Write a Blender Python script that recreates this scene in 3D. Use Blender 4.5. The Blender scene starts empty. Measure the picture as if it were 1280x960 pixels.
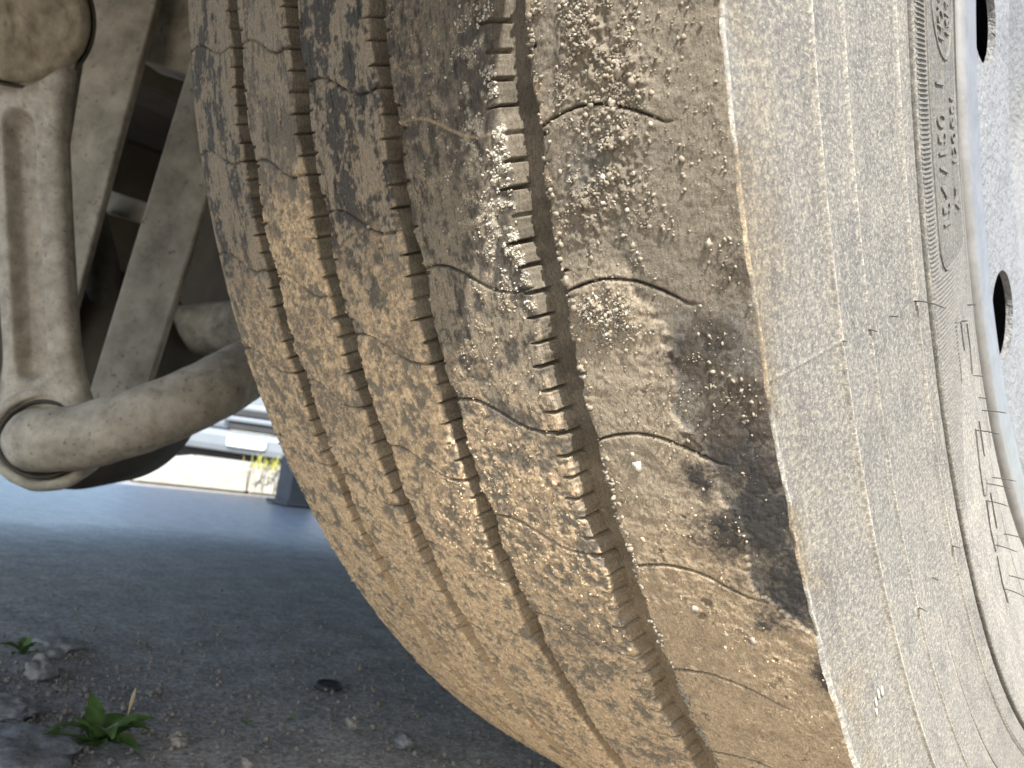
import bpy, bmesh, math, random
import numpy as np
from mathutils import Vector, Matrix, noise as mnoise

rng = np.random.default_rng(7)
random.seed(7)
S = bpy.context.scene
COL = S.collection

# ------------------------------------------------------------------ camera, world, sun, exposure
AX = 0.485                                     # height of the wheel axle above the ground
CAM_R = Vector((0.7208241, 0.67916076, 0.13839535))
CAM_U = Vector((-0.01376618, -0.18560313, 0.98252836))
CAM_F = Vector((-0.69298132, 0.7101353, 0.12443775))
CAM_P = Vector((0.23430131, -0.60538813, AX - 0.29487903))
FPX = 964.0
cam_d = bpy.data.cameras.new("camera")
cam = bpy.data.objects.new("camera", cam_d)
COL.objects.link(cam)
m = Matrix.Identity(4)
for i in range(3):
    m[i][0], m[i][1], m[i][2], m[i][3] = CAM_R[i], CAM_U[i], -CAM_F[i], CAM_P[i]
cam.matrix_world = m
cam_d.sensor_width = 36.0
cam_d.lens = FPX / 1280 * 36.0
cam_d.clip_start = 0.02
cam_d.clip_end = 2000
cam_d.dof.use_dof = True
cam_d.dof.focus_distance = 0.245
cam_d.dof.aperture_fstop = 25.0
S.camera = cam

SUN_DIR = Vector((0.566, -0.521, 0.638)).normalized()
W = bpy.data.worlds.new("World")
S.world = W
W.use_nodes = True
nt = W.node_tree
sky = nt.nodes.new("ShaderNodeTexSky")
sky.sky_type = 'NISHITA'
sky.sun_disc = False
sky.sun_elevation = math.asin(SUN_DIR.z)
sky.sun_rotation = math.atan2(SUN_DIR.x, SUN_DIR.y)
bg = nt.nodes["Background"]
bg.inputs[1].default_value = 0.14
nt.links.new(sky.outputs[0], bg.inputs[0])
sun_d = bpy.data.lights.new("sun", 'SUN')
sun_d.energy = 4.2
sun_d.angle = math.radians(0.5)
sun_d.color = (1.0, 0.955, 0.89)
sun = bpy.data.objects.new("sun", sun_d)
COL.objects.link(sun)
sun.rotation_euler = (-SUN_DIR).to_track_quat('-Z', 'Y').to_euler()
sun.location = (3, -3, 5)
S.view_settings.view_transform = 'Standard'
S.view_settings.look = 'None'
S.view_settings.exposure = 1.6
S.view_settings.gamma = 1.0
S.cycles.max_bounces = 8
S.cycles.diffuse_bounces = 5


def at(px, py, d):
    """point that the photograph shows at pixel px, py when it lies d metres deep"""
    return CAM_P + (CAM_F + CAM_R * ((px - 640) / FPX) + CAM_U * ((480 - py) / FPX)) * d


# ------------------------------------------------------------------ helpers
def tag(o, label=None, cat=None, group=None, kind=None):
    if label: o['label'] = label
    if cat: o['category'] = cat
    if group: o['group'] = group
    if kind: o['kind'] = kind
    return o


def empty(name, loc=(0, 0, 0), rot=(0, 0, 0)):
    o = bpy.data.objects.new(name, None)
    o.empty_display_size = 0.05
    o.location = loc
    o.rotation_euler = rot
    COL.objects.link(o)
    return o


def link(name, me, mat=None, parent=None, smooth=True):
    o = bpy.data.objects.new(name, me)
    COL.objects.link(o)
    if mat: me.materials.append(mat)
    if parent: o.parent = parent
    if smooth and len(me.polygons):
        me.polygons.foreach_set('use_smooth', np.ones(len(me.polygons), bool))
    return o


def from_bm(name, bm, mat=None, parent=None, smooth=False):
    me = bpy.data.meshes.new(name)
    bm.normal_update()
    bm.to_mesh(me)
    bm.free()
    return link(name, me, mat, parent, smooth)


def from_np(name, V, F, mat=None, parent=None, smooth=True, k=4):
    V = np.ascontiguousarray(V, dtype=np.float32)
    F = np.ascontiguousarray(F, dtype=np.int32)
    me = bpy.data.meshes.new(name)
    me.vertices.add(len(V)); me.vertices.foreach_set('co', V.ravel())
    me.loops.add(F.size); me.loops.foreach_set('vertex_index', F.ravel())
    me.polygons.add(len(F))
    me.polygons.foreach_set('loop_start', np.arange(0, F.size, k, dtype=np.int32))
    me.polygons.foreach_set('loop_total', np.full(len(F), k, dtype=np.int32))
    me.update(calc_edges=True)
    me.validate()
    return link(name, me, mat, parent, smooth)


def grid_faces(nr, nc):
    i = np.arange(nr - 1)[:, None] * nc + np.arange(nc - 1)[None]
    return np.stack([i, i + 1, i + nc + 1, i + nc], -1).reshape(-1, 4)


def box(bm, c, size, rot=None, bevel=0.0):
    r = bmesh.ops.create_cube(bm, size=1.0)
    vs = r['verts']
    M = Matrix.Translation(c) @ (rot.to_4x4() if rot else Matrix.Identity(4)) @ Matrix.Diagonal((*size, 1))
    bmesh.ops.transform(bm, matrix=M, verts=vs)
    if bevel:
        es = list({e for v in vs for e in v.link_edges})
        bmesh.ops.bevel(bm, geom=es, offset=bevel, segments=2, affect='EDGES', profile=0.6)


def tube(path, rad, n=24, caps=True):
    """swept round bar: path = list of points, rad = radius or list"""
    P = [Vector(p) for p in path]
    rs = rad if isinstance(rad, (list, tuple)) else [rad] * len(P)
    bm = bmesh.new()
    prev = None
    rings = []
    nrm = None
    for i, p in enumerate(P):
        t = (P[min(i + 1, len(P) - 1)] - P[max(i - 1, 0)]).normalized()
        if nrm is None:
            nrm = t.orthogonal().normalized()
        nrm = (nrm - t * nrm.dot(t)).normalized()
        b = t.cross(nrm)
        ring = [bm.verts.new(p + (nrm * math.cos(a) + b * math.sin(a)) * rs[i]) for a in
                [2 * math.pi * k / n for k in range(n)]]
        rings.append(ring)
    for a, b_ in zip(rings, rings[1:]):
        for k in range(n):
            bm.faces.new((a[k], a[(k + 1) % n], b_[(k + 1) % n], b_[k]))
    if caps:
        bm.faces.new(rings[0][::-1]); bm.faces.new(rings[-1])
    return bm


def lathe(prof, origin, axis, n=48, closed=False):
    """prof: list of (radius, height along axis)"""
    ax = Vector(axis).normalized()
    a = ax.orthogonal().normalized(); b = ax.cross(a)
    o = Vector(origin)
    bm = bmesh.new()
    rings = []
    for r, h in prof:
        if r < 1e-6:
            rings.append([bm.verts.new(o + ax * h)])
        else:
            rings.append([bm.verts.new(o + ax * h + (a * math.cos(t) + b * math.sin(t)) * r) for t in
                          [2 * math.pi * k / n for k in range(n)]])
    for A, B in zip(rings, rings[1:]):
        for k in range(n):
            k2 = (k + 1) % n
            if len(A) == 1 and len(B) == 1: continue
            if len(A) == 1: bm.faces.new((A[0], B[k2], B[k]))
            elif len(B) == 1: bm.faces.new((A[k], A[k2], B[0]))
            else: bm.faces.new((A[k], A[k2], B[k2], B[k]))
    bmesh.ops.recalc_face_normals(bm, faces=bm.faces)
    return bm


def rough_up(bm, amp, sc, cuts=0):
    if cuts:
        bmesh.ops.subdivide_edges(bm, edges=bm.edges[:], cuts=cuts, use_grid_fill=True)
    bm.normal_update()
    for v in bm.verts:
        v.co += v.normal * amp * mnoise.fractal(v.co * sc, 1.0, 2.0, 4)


# numpy value noise -------------------------------------------------
_T = rng.random((512, 512)).astype(np.float32)


def vnoise(x, y, seed=0):
    x = x + seed * 17.31; y = y + seed * 9.77
    xi = np.floor(x).astype(np.int64); yi = np.floor(y).astype(np.int64)
    fx = (x - xi).astype(np.float32); fy = (y - yi).astype(np.float32)
    fx = fx * fx * (3 - 2 * fx); fy = fy * fy * (3 - 2 * fy)
    x0 = xi % 512; x1 = (xi + 1) % 512; y0 = yi % 512; y1 = (yi + 1) % 512
    a = _T[y0, x0]; b = _T[y0, x1]; c = _T[y1, x0]; d = _T[y1, x1]
    return (a + (b - a) * fx) * (1 - fy) + (c + (d - c) * fx) * fy


def fbm(x, y, oct=4, seed=0, gain=0.5):
    s = 0; a = 1.0; t = 0
    for k in range(oct):
        s = s + a * vnoise(x, y, seed + k * 3.1); t += a; a *= gain
        x = x * 2.03; y = y * 2.03
    return s / t


def sst(a, b, x):
    t = np.clip((x - a) / (b - a), 0, 1)
    return t * t * (3 - 2 * t)


# ------------------------------------------------------------------ materials
class NT:
    def __init__(s, name):
        s.mat = bpy.data.materials.new(name)
        s.mat.use_nodes = True
        s.t = s.mat.node_tree
        s.b = s.t.nodes["Principled BSDF"]

    def n(s, kind, **kw):
        o = s.t.nodes.new(kind)
        for k, v in kw.items():
            if hasattr(o, k): setattr(o, k, v)
        return o

    def l(s, a, b): s.t.links.new(a, b)

    def coord(s, out='Object'):
        return s.n("ShaderNodeTexCoord").outputs[out]

    def noise(s, scale, detail=5, rough=0.6, vec=None, dist=0.0):
        o = s.n("ShaderNodeTexNoise")
        o.inputs['Scale'].default_value = scale
        o.inputs['Detail'].default_value = detail
        o.inputs['Roughness'].default_value = rough
        o.inputs['Distortion'].default_value = dist
        s.l(vec or s.coord(), o.inputs['Vector'])
        return o.outputs['Fac']

    def ramp(s, fac, stops):
        o = s.n("ShaderNodeValToRGB")
        el = o.color_ramp.elements
        while len(el) < len(stops): el.new(0.5)
        for e, (p, c) in zip(el, stops):
            e.position = p
            e.color = (*c, 1) if len(c) == 3 else c
        s.l(fac, o.inputs[0])
        return o.outputs[0]

    def mix(s, fac, a, b, mode='MIX'):
        o = s.n("ShaderNodeMix", data_type='RGBA', blend_type=mode)
        for v, i in ((fac, 0), (a, 6), (b, 7)):
            if hasattr(v, 'type') and hasattr(v, 'is_output'): s.l(v, o.inputs[i])
            elif i == 0: o.inputs[i].default_value = v
            else: o.inputs[i].default_value = (*v, 1)
        return o.outputs[2]

    def bump(s, h, strength, dist=0.001):
        o = s.n("ShaderNodeBump")
        o.inputs['Strength'].default_value = strength
        o.inputs['Distance'].default_value = dist
        s.l(h, o.inputs['Height'])
        prev = s.b.inputs['Normal'].links
        if prev: s.l(prev[0].from_socket, o.inputs['Normal'])
        s.l(o.outputs[0], s.b.inputs['Normal'])

    def done(s, rough=0.8, metal=0.0, spec=0.5):
        if not s.b.inputs['Roughness'].links: s.b.inputs['Roughness'].default_value = rough
        s.b.inputs['Metallic'].default_value = metal
        s.b.inputs['Specular IOR Level'].default_value = spec
        return s.mat


def dusty(name, c0, c1, scale=30, rough=0.85, bump=0.3, bscale=400, metal=0.0, spec=0.3, c2=None):
    k = NT(name)
    f = k.noise(scale, 6, 0.65)
    col = k.ramp(f, [(0.32, c0), (0.68, c1)])
    if c2:
        g = k.noise(scale * 4.3, 4, 0.7)
        gm = k.ramp(g, [(0.58, (0, 0, 0)), (0.72, (1, 1, 1))])
        col = k.mix(gm, col, c2)
    k.l(col, k.b.inputs['Base Color'])
    if bump:
        k.bump(k.noise(bscale, 5, 0.6), bump, 0.001)
    return k.done(rough, metal, spec)


def tread_material():
    k = NT("muddy_tread_rubber")
    a = k.n("ShaderNodeVertexColor"); a.layer_name = "Col"
    u = k.n("ShaderNodeAttribute"); u.attribute_name = "suv"
    mp = k.n("ShaderNodeMapping"); mp.inputs['Scale'].default_value = (1, 1, 1)
    k.l(u.outputs['Vector'], mp.inputs[0])
    n1 = k.noise(900, 5, 0.7, mp.outputs[0])
    n2 = k.noise(2600, 3, 0.7, mp.outputs[0])
    v1 = k.ramp(n1, [(0.25, (0.62, 0.62, 0.62)), (0.75, (1.3, 1.29, 1.27))])
    v2 = k.ramp(n2, [(0.3, (0.8, 0.8, 0.8)), (0.7, (1.18, 1.18, 1.18))])
    mp2 = k.n("ShaderNodeMapping"); mp2.inputs['Scale'].default_value = (0.16, 1, 1)
    k.l(u.outputs['Vector'], mp2.inputs[0])
    n3 = k.noise(1900, 4, 0.75, mp2.outputs[0])
    n4 = k.noise(1500, 3, 0.6, mp.outputs[0])
    v3 = k.ramp(n3, [(0.33, (0.66, 0.66, 0.67)), (0.5, (1, 1, 1)), (0.68, (1.22, 1.21, 1.18))])
    v4 = k.ramp(n4, [(0.33, (0.55, 0.54, 0.53)), (0.42, (1, 1, 1)), (0.64, (1, 1, 1)), (0.7, (1.4, 1.37, 1.3))])
    c = k.mix(1.0, a.outputs['Color'], v1, 'MULTIPLY')
    c = k.mix(1.0, c, v3, 'MULTIPLY')
    c = k.mix(1.0, c, v4, 'MULTIPLY')
    c = k.mix(1.0, c, v2, 'MULTIPLY')
    k.l(c, k.b.inputs['Base Color'])
    k.l(a.outputs['Alpha'], k.b.inputs['Roughness'])
    k.bump(n1, 0.55, 0.0006)
    k.bump(n2, 0.5, 0.0003)
    k.bump(n3, 0.3, 0.0003)
    return k.done(0.85, 0, 0.2)


def side_material():
    k = NT("dusty_sidewall_rubber")
    a = k.n("ShaderNodeVertexColor"); a.layer_name = "Col"
    u = k.n("ShaderNodeAttribute"); u.attribute_name = "suv"
    n1 = k.noise(520, 8, 0.8, u.outputs['Vector'], 0.2)
    n2 = k.noise(1700, 4, 0.8, u.outputs['Vector'], 0.3)
    n3 = k.noise(45, 4, 0.6, u.outputs['Vector'])
    dust = k.ramp(n1, [(0.36, (0.08, 0.081, 0.082)), (0.5, (0.132, 0.127, 0.116)), (0.63, (0.235, 0.218, 0.182))])
    fine = k.ramp(n2, [(0.3, (0.72, 0.73, 0.74)), (0.5, (1, 1, 1)), (0.7, (1.42, 1.39, 1.32))])
    c = k.mix(1.0, dust, fine, 'MULTIPLY')
    big = k.ramp(n3, [(0.3, (0.84, 0.85, 0.87)), (0.7, (1.16, 1.14, 1.1))])
    c = k.mix(1.0, c, big, 'MULTIPLY')
    n5 = k.noise(900, 3, 0.55, u.outputs['Vector'])
    sp = k.ramp(n5, [(0.56, (0, 0, 0)), (0.63, (0.75, 0.75, 0.75))])
    c = k.mix(sp, c, (0.27, 0.25, 0.205))
    n6 = k.noise(1100, 3, 0.55, u.outputs['Vector'], 0.1)
    sp = k.ramp(n6, [(0.32, (0.7, 0.7, 0.7)), (0.39, (0, 0, 0))])
    c = k.mix(sp, c, (0.055, 0.056, 0.058))
    c = k.mix(1.0, c, a.outputs['Color'], 'MULTIPLY')
    k.l(c, k.b.inputs['Base Color'])
    k.bump(n5, 0.3, 0.0004)
    k.bump(n1, 0.25, 0.0006)
    k.bump(n2, 0.5, 0.0004)
    return k.done(0.9, 0, 0.2)


M = {}
M['tread'] = tread_material()
M['side'] = side_material()
M['letter'] = dusty("dusty_raised_rubber", (0.08, 0.078, 0.074), (0.175, 0.163, 0.14), 700, 0.85, 0.3, 2500)
M['hair'] = dusty("vent_hair_rubber", (0.03, 0.028, 0.026), (0.075, 0.07, 0.062), 300, 0.7, 0)
M['crumb'] = dusty("dried_mud_crumbs", (0.24, 0.185, 0.125), (0.42, 0.335, 0.23), 220, 0.9, 0.3, 3000)
M['crumb_grey'] = dusty("grey_clay_crumbs", (0.15, 0.126, 0.096), (0.29, 0.255, 0.2), 220, 0.85, 0.3, 3000)
M['crumb_white'] = dusty("pale_gritty_crumbs", (0.3, 0.275, 0.225), (0.5, 0.47, 0.4), 200, 0.7, 0.3, 3000)
M['grit'] = dusty('loose_grit', (0.1, 0.085, 0.07), (0.24, 0.205, 0.165), 300, 0.85, 0.2, 2000)
M['stone'] = dusty("small_stones", (0.14, 0.12, 0.1), (0.3, 0.265, 0.22), 300, 0.8, 0.2, 2000)

# rim paint: orange-peel silver
k = NT("silver_rim_paint")
n1 = k.noise(240, 4, 0.55, dist=0.4)
n2 = k.noise(40, 5, 0.7)
c = k.ramp(n2, [(0.3, (0.15, 0.148, 0.141)), (0.62, (0.195, 0.195, 0.192))])
sp = k.ramp(k.noise(260, 4, 0.8), [(0.66, (0, 0, 0)), (0.72, (1, 1, 1))])
c = k.mix(sp, c, (0.27, 0.23, 0.18))
k.l(c, k.b.inputs['Base Color'])
k.bump(n1, 0.9, 0.003)
M['rim'] = k.done(0.55, 0.05, 0.25)
k = NT("rim_lip_paint")
c = k.ramp(k.noise(90, 5, 0.7), [(0.35, (0.15, 0.147, 0.138)), (0.65, (0.2, 0.197, 0.19))])
sp = k.ramp(k.noise(420, 4, 0.8), [(0.64, (0, 0, 0)), (0.7, (1, 1, 1))])
c = k.mix(sp, c, (0.25, 0.2, 0.13))
k.l(c, k.b.inputs['Base Color'])
k.bump(k.noise(500, 3, 0.5), 0.2, 0.0008)
M['lip'] = k.done(0.45, 0.2, 0.5)
M['dark'] = dusty("cavity_shade_steel", (0.012, 0.013, 0.016), (0.03, 0.03, 0.034), 60, 0.7, 0)
M['susp'] = dusty("dust_caked_steel", (0.22, 0.193, 0.155), (0.47, 0.418, 0.34), 45, 0.9, 0.6, 500, c2=(0.11, 0.088, 0.064))
M['link'] = dusty("dusty_forged_steel", (0.25, 0.222, 0.18), (0.5, 0.452, 0.372), 60, 0.88, 0.7, 650, c2=(0.125, 0.104, 0.08))
M['rubber_face'] = dusty("dust_caked_bushing_rubber", (0.24, 0.2, 0.145), (0.44, 0.376, 0.276), 55, 0.95, 0.9, 260)
M['plate'] = dusty("dusty_painted_plate", (0.18, 0.159, 0.127), (0.39, 0.348, 0.278), 25, 0.8, 0.25, 300, c2=(0.105, 0.083, 0.06))
M['under'] = dusty("underbody_brown", (0.045, 0.038, 0.029), (0.085, 0.071, 0.054), 8, 0.9, 0.3, 120)
M['seal'] = dusty("dusty_black_seal", (0.045, 0.04, 0.033), (0.085, 0.075, 0.06), 60, 0.8, 0.2, 600)
M['body'] = dusty("shade_skirt_paint", (0.3, 0.3, 0.3), (0.36, 0.36, 0.36), 3, 0.5, 0)

# ground: asphalt with grit
k = NT("worn_asphalt")
co = k.coord()
sep = k.n("ShaderNodeSeparateXYZ"); k.l(co, sep.inputs[0])
n_big = k.noise(2.2, 5, 0.6, co)
n_mid = k.noise(24, 5, 0.65, co)
n_fine = k.noise(260, 4, 0.7, co)
asph = k.ramp(n_mid, [(0.3, (0.17, 0.163, 0.154)), (0.7, (0.32, 0.304, 0.284))])
dirt = k.ramp(n_mid, [(0.3, (0.26, 0.225, 0.178)), (0.7, (0.42, 0.368, 0.295))])
ad = k.n("ShaderNodeMath", operation='MULTIPLY_ADD'); k.l(n_big, ad.inputs[0]); ad.inputs[1].default_value = 0.5
sh = k.n('ShaderNodeMath', operation='ADD'); k.l(sep.outputs[0], sh.inputs[0]); sh.inputs[1].default_value = 0.12
k.l(sh.outputs[0], ad.inputs[2])
dm = k.ramp(ad.outputs[0], [(0.02, (0, 0, 0)), (0.34, (1, 1, 1))])
c = k.mix(dm, asph, dirt)
f2 = k.ramp(n_fine, [(0.34, (0.45, 0.45, 0.45)), (0.66, (1.55, 1.55, 1.55))])
c = k.mix(1.0, c, f2, 'MULTIPLY')
k.l(c, k.b.inputs['Base Color'])
fm = k.n("ShaderNodeMath", operation='MULTIPLY'); k.l(n_fine, fm.inputs[0]); k.l(dm, fm.inputs[1])
k.bump(fm.outputs[0], 0.5, 0.002)
k.bump(n_fine, 0.2, 0.0015)
mr = k.n("ShaderNodeMapRange"); k.l(ad.outputs[0], mr.inputs[0])
mr.inputs[1].default_value = -1.03; mr.inputs[2].default_value = -0.33; mr.inputs[3].default_value = 0.40; mr.inputs[4].default_value = 0.92
k.l(mr.outputs[0], k.b.inputs['Roughness'])
M['asphalt'] = k.done(0.45, 0, 0.32)
M['rock'] = dusty("broken_concrete", (0.09, 0.087, 0.084), (0.26, 0.252, 0.242), 130, 0.9, 0.9, 400, c2=(0.04, 0.038, 0.037))
M['kerb'] = dusty("pale_concrete", (0.3, 0.285, 0.25), (0.4, 0.38, 0.33), 25, 0.9, 0.3, 200)
M['post'] = dusty("grey_post", (0.06, 0.065, 0.075), (0.085, 0.09, 0.1), 20, 0.6, 0)
M['leaf'] = dusty("weed_leaf", (0.038, 0.075, 0.016), (0.085, 0.135, 0.034), 120, 0.55, 0.2, 900)
M['stalk'] = dusty("dry_stalk", (0.24, 0.18, 0.1), (0.34, 0.27, 0.16), 120, 0.8, 0)
M['grass_y'] = dusty("yellow_grass", (0.2, 0.21, 0.045), (0.36, 0.34, 0.08), 60, 0.7, 0)
M['car'] = dusty("silver_car_paint", (0.15, 0.17, 0.19), (0.17, 0.19, 0.21), 5, 0.4, 0, metal=0.3, spec=0.5)
M['car_dark'] = dusty("black_grille_plastic", (0.02, 0.02, 0.022), (0.03, 0.03, 0.033), 10, 0.6, 0)
M['car_white'] = dusty("white_reflective_plate", (0.5, 0.52, 0.52), (0.55, 0.56, 0.55), 10, 0.4, 0)
k = NT("car_glass"); k.b.inputs['Base Color'].default_value = (0.03, 0.035, 0.04, 1); M['glass'] = k.done(0.05)

# ------------------------------------------------------------------ setting: ground
def ground():
    xs = np.unique(np.concatenate([[-400, -150, -60, -25, -12], np.linspace(-6, -1.2, 30), np.linspace(-1.2, 0.6, 150),
                                   np.linspace(0.6, 4, 18), [8, 20, 60, 150, 400]]))
    ys = np.unique(np.concatenate([[-400, -150, -60, -25, -10, -4, -2], np.linspace(-1.2, 0.8, 170), np.linspace(0.8, 6, 34),
                                   [9, 14, 25, 60, 150, 400]]))
    X, Y = np.meshgrid(xs, ys)
    near = np.exp(-((X + 0.15) ** 2 + (Y + 0.36) ** 2) / 0.08)
    Z = near * ((fbm(X * 45, Y * 45, 4, 3) - 0.5) * 0.003 + (fbm(X * 5, Y * 5, 2, 8) - 0.5) * 0.002)
    Z = Z - 0.002
    V = np.stack([X, Y, Z], -1).reshape(-1, 3)
    o = from_np("ground", V, grid_faces(len(ys), len(xs)), M['asphalt'])
    tag(o, "dark worn asphalt with brown grit under the truck", kind='structure')


ground()

# ------------------------------------------------------------------ the truck above: chassis that shades everything
chassis = empty("truck_chassis", (0, 0, 0.9))
tag(chassis, "dusty brown underside of the truck behind and above the wheel", "truck chassis")


def cbox(name, lo, hi, mat, bevel=0.006):
    bm = bmesh.new()
    lo = Vector(lo); hi = Vector(hi)
    box(bm, (lo + hi) / 2 - Vector((0, 0, 0.9)), hi - lo, None, bevel)
    return from_bm(name, bm, mat, chassis)


cbox("deck", (-1.72, -1.45, 0.86), (0.17, 3.0, 0.92), M['under'])
cbox("shade_skirt", (0.1, -1.2, 0.30), (0.165, -0.545, 0.857), M['body'], 0.01)  # unseen panel added and sized to keep sun off ground and inner tread
cbox("frame_rail", (-1.06, -1.4, 0.70), (-0.98, 2.9, 0.857), M['under'])
cbox("cross_member", (-1.5, -0.02, 0.36), (-0.86, 0.5, 0.857), M['under'], 0.02)
cbox("rear_bulkhead", (-1.65, 0.95, 0.45), (-0.45, 1.0, 0.857), M['under'], 0.01)
cbox("far_skirt", (-1.72, -1.2, 0.42), (-1.68, 2.9, 0.857), M['under'], 0.01)


def mudguard():
    pts = []
    r = 0.60
    rows = []
    n = 40
    for i in range(n):
        t = math.radians(-6 + 190 * i / (n - 1))          # 0 = front of the wheel on the camera's side, goes up and over
        y, z = -math.cos(t) * r, math.sin(t) * r + AX - 0.9
        rows.append((y, z))
    bm = bmesh.new()
    prof = [(-0.30, 0.0), (0.13, 0.0), (0.165, -0.01), (0.172, -0.03)]
    V = []
    for y, z in rows:
        c = Vector((0, y, z)); ctr = Vector((0, 0, AX - 0.9)); d = (c - ctr).normalized()
        V.append([[bm.verts.new(Vector((x, 0, 0)) + c + d * (h + th)) for x, h in prof] for th in (0, 0.004)])
    for a, b in zip(V, V[1:]):
        for s_ in (0, 1):
            for q in range(len(prof) - 1):
                bm.faces.new((a[s_][q], a[s_][q + 1], b[s_][q + 1], b[s_][q]))
        for q in (0, len(prof) - 1):
            bm.faces.new((a[0][q], a[1][q], b[1][q], b[0][q]))
    bmesh.ops.recalc_face_normals(bm, faces=bm.faces)
    from_bm("mudguard", bm, M['seal'], chassis, True)


mudguard()

# ------------------------------------------------------------------ suspension (left of the picture)
def quad_plate(name, px, ds, thick, mat, label, cat, bevel=0.003, group=None):
    """flat bar whose near face has its four corners at the pixels px, ds metres deep"""
    P = [at(*p, d) for p, d in zip(px, ds)]
    n = (P[1] - P[0]).cross(P[3] - P[0]).normalized()
    if n.dot(CAM_F) < 0: n = -n
    bm = bmesh.new()
    a = [bm.verts.new(p) for p in P]; b = [bm.verts.new(p + n * thick) for p in P]
    bm.faces.new(a[::-1]); bm.faces.new(b)
    for i in range(4):
        bm.faces.new((a[i], a[(i + 1) % 4], b[(i + 1) % 4], b[i]))
    bmesh.ops.recalc_face_normals(bm, faces=bm.faces)
    bmesh.ops.bevel(bm, geom=bm.edges[:], offset=bevel, segments=3, affect='EDGES', profile=0.5)
    o = from_bm(name, bm, mat)
    tag(o, label, cat, group)
    return o


quad_plate("support_bar", [(120, -60), (212, -60), (62, 500), (-8, 500)],
           [0.98, 0.98, 0.92, 0.92], 0.014, M['plate'],
           "wide flat slanted bar right behind the grooved drop link", "bar")
quad_plate("support_bar", [(254, 20), (330, 20), (180, 500), (106, 505)],
           [0.90, 0.90, 0.86, 0.86], 0.012, M['plate'],
           "narrower slanted flat bar with a pale edge, nearest the tyre", "bar")
quad_plate("bracket_plate", [(176, -60), (290, -60), (290, 110), (172, 74)],
           [1.02, 1.0, 1.0, 1.02], 0.05, M['plate'],
           "short dusty plate between the tops of the two slanted bars", "bracket")
# thin side plate left of the wide bar, behind the link
quad_plate("edge_plate", [(70, 60), (104, 40), (78, 200), (58, 200)],
           [0.84, 0.84, 0.82, 0.82], 0.01, M['plate'],
           "small plate in the gap between drop link and wide slanted bar", "plate")

# axle tube and round housing
t0, t1 = at(165, 418, 1.12), at(420, 398, 1.02)
d_ = (t1 - t0)
bm = tube([t0 - d_ * 0.3 + d_ * 1.6 * i / 12 for i in range(13)], 0.036, 28)
tag(from_bm("cross_tube", bm, M['susp'], None, True), "smooth dusty round tube running sideways behind the slanted bars", "tube")
ctr = at(95, 470, 1.06)
bm = lathe([(0, -0.1), (0.09, -0.095), (0.135, -0.06), (0.155, -0.01), (0.155, 0.07), (0.12, 0.1), (0, 0.105)], ctr,
           (CAM_F * 0.8 + Vector((-0.2, 0.5, 0.1))).normalized(), 64)
tag(from_bm("axle_housing", bm, M['under'], None, True), "dark rounded housing showing below the stabiliser bar", "axle housing")
# black air hose seen between the bars
bm = tube([at(118 + 12 * math.sin(i * 0.5), 300 + i * 22, 1.0) for i in range(-2, 6)], 0.022, 16)
tag(from_bm("air_hose", bm, M['seal'], None, True), "black hose in the dark gap between the two slanted bars", "hose")
# crosswise bracket in the gap
quad_plate("cross_strap", [(122, 232), (190, 255), (186, 282), (116, 262)], [1.04, 1.0, 1.0, 1.04], 0.01, M['plate'],
           "small brown strap crossing the dark gap between slanted bars", "strap")


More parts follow.
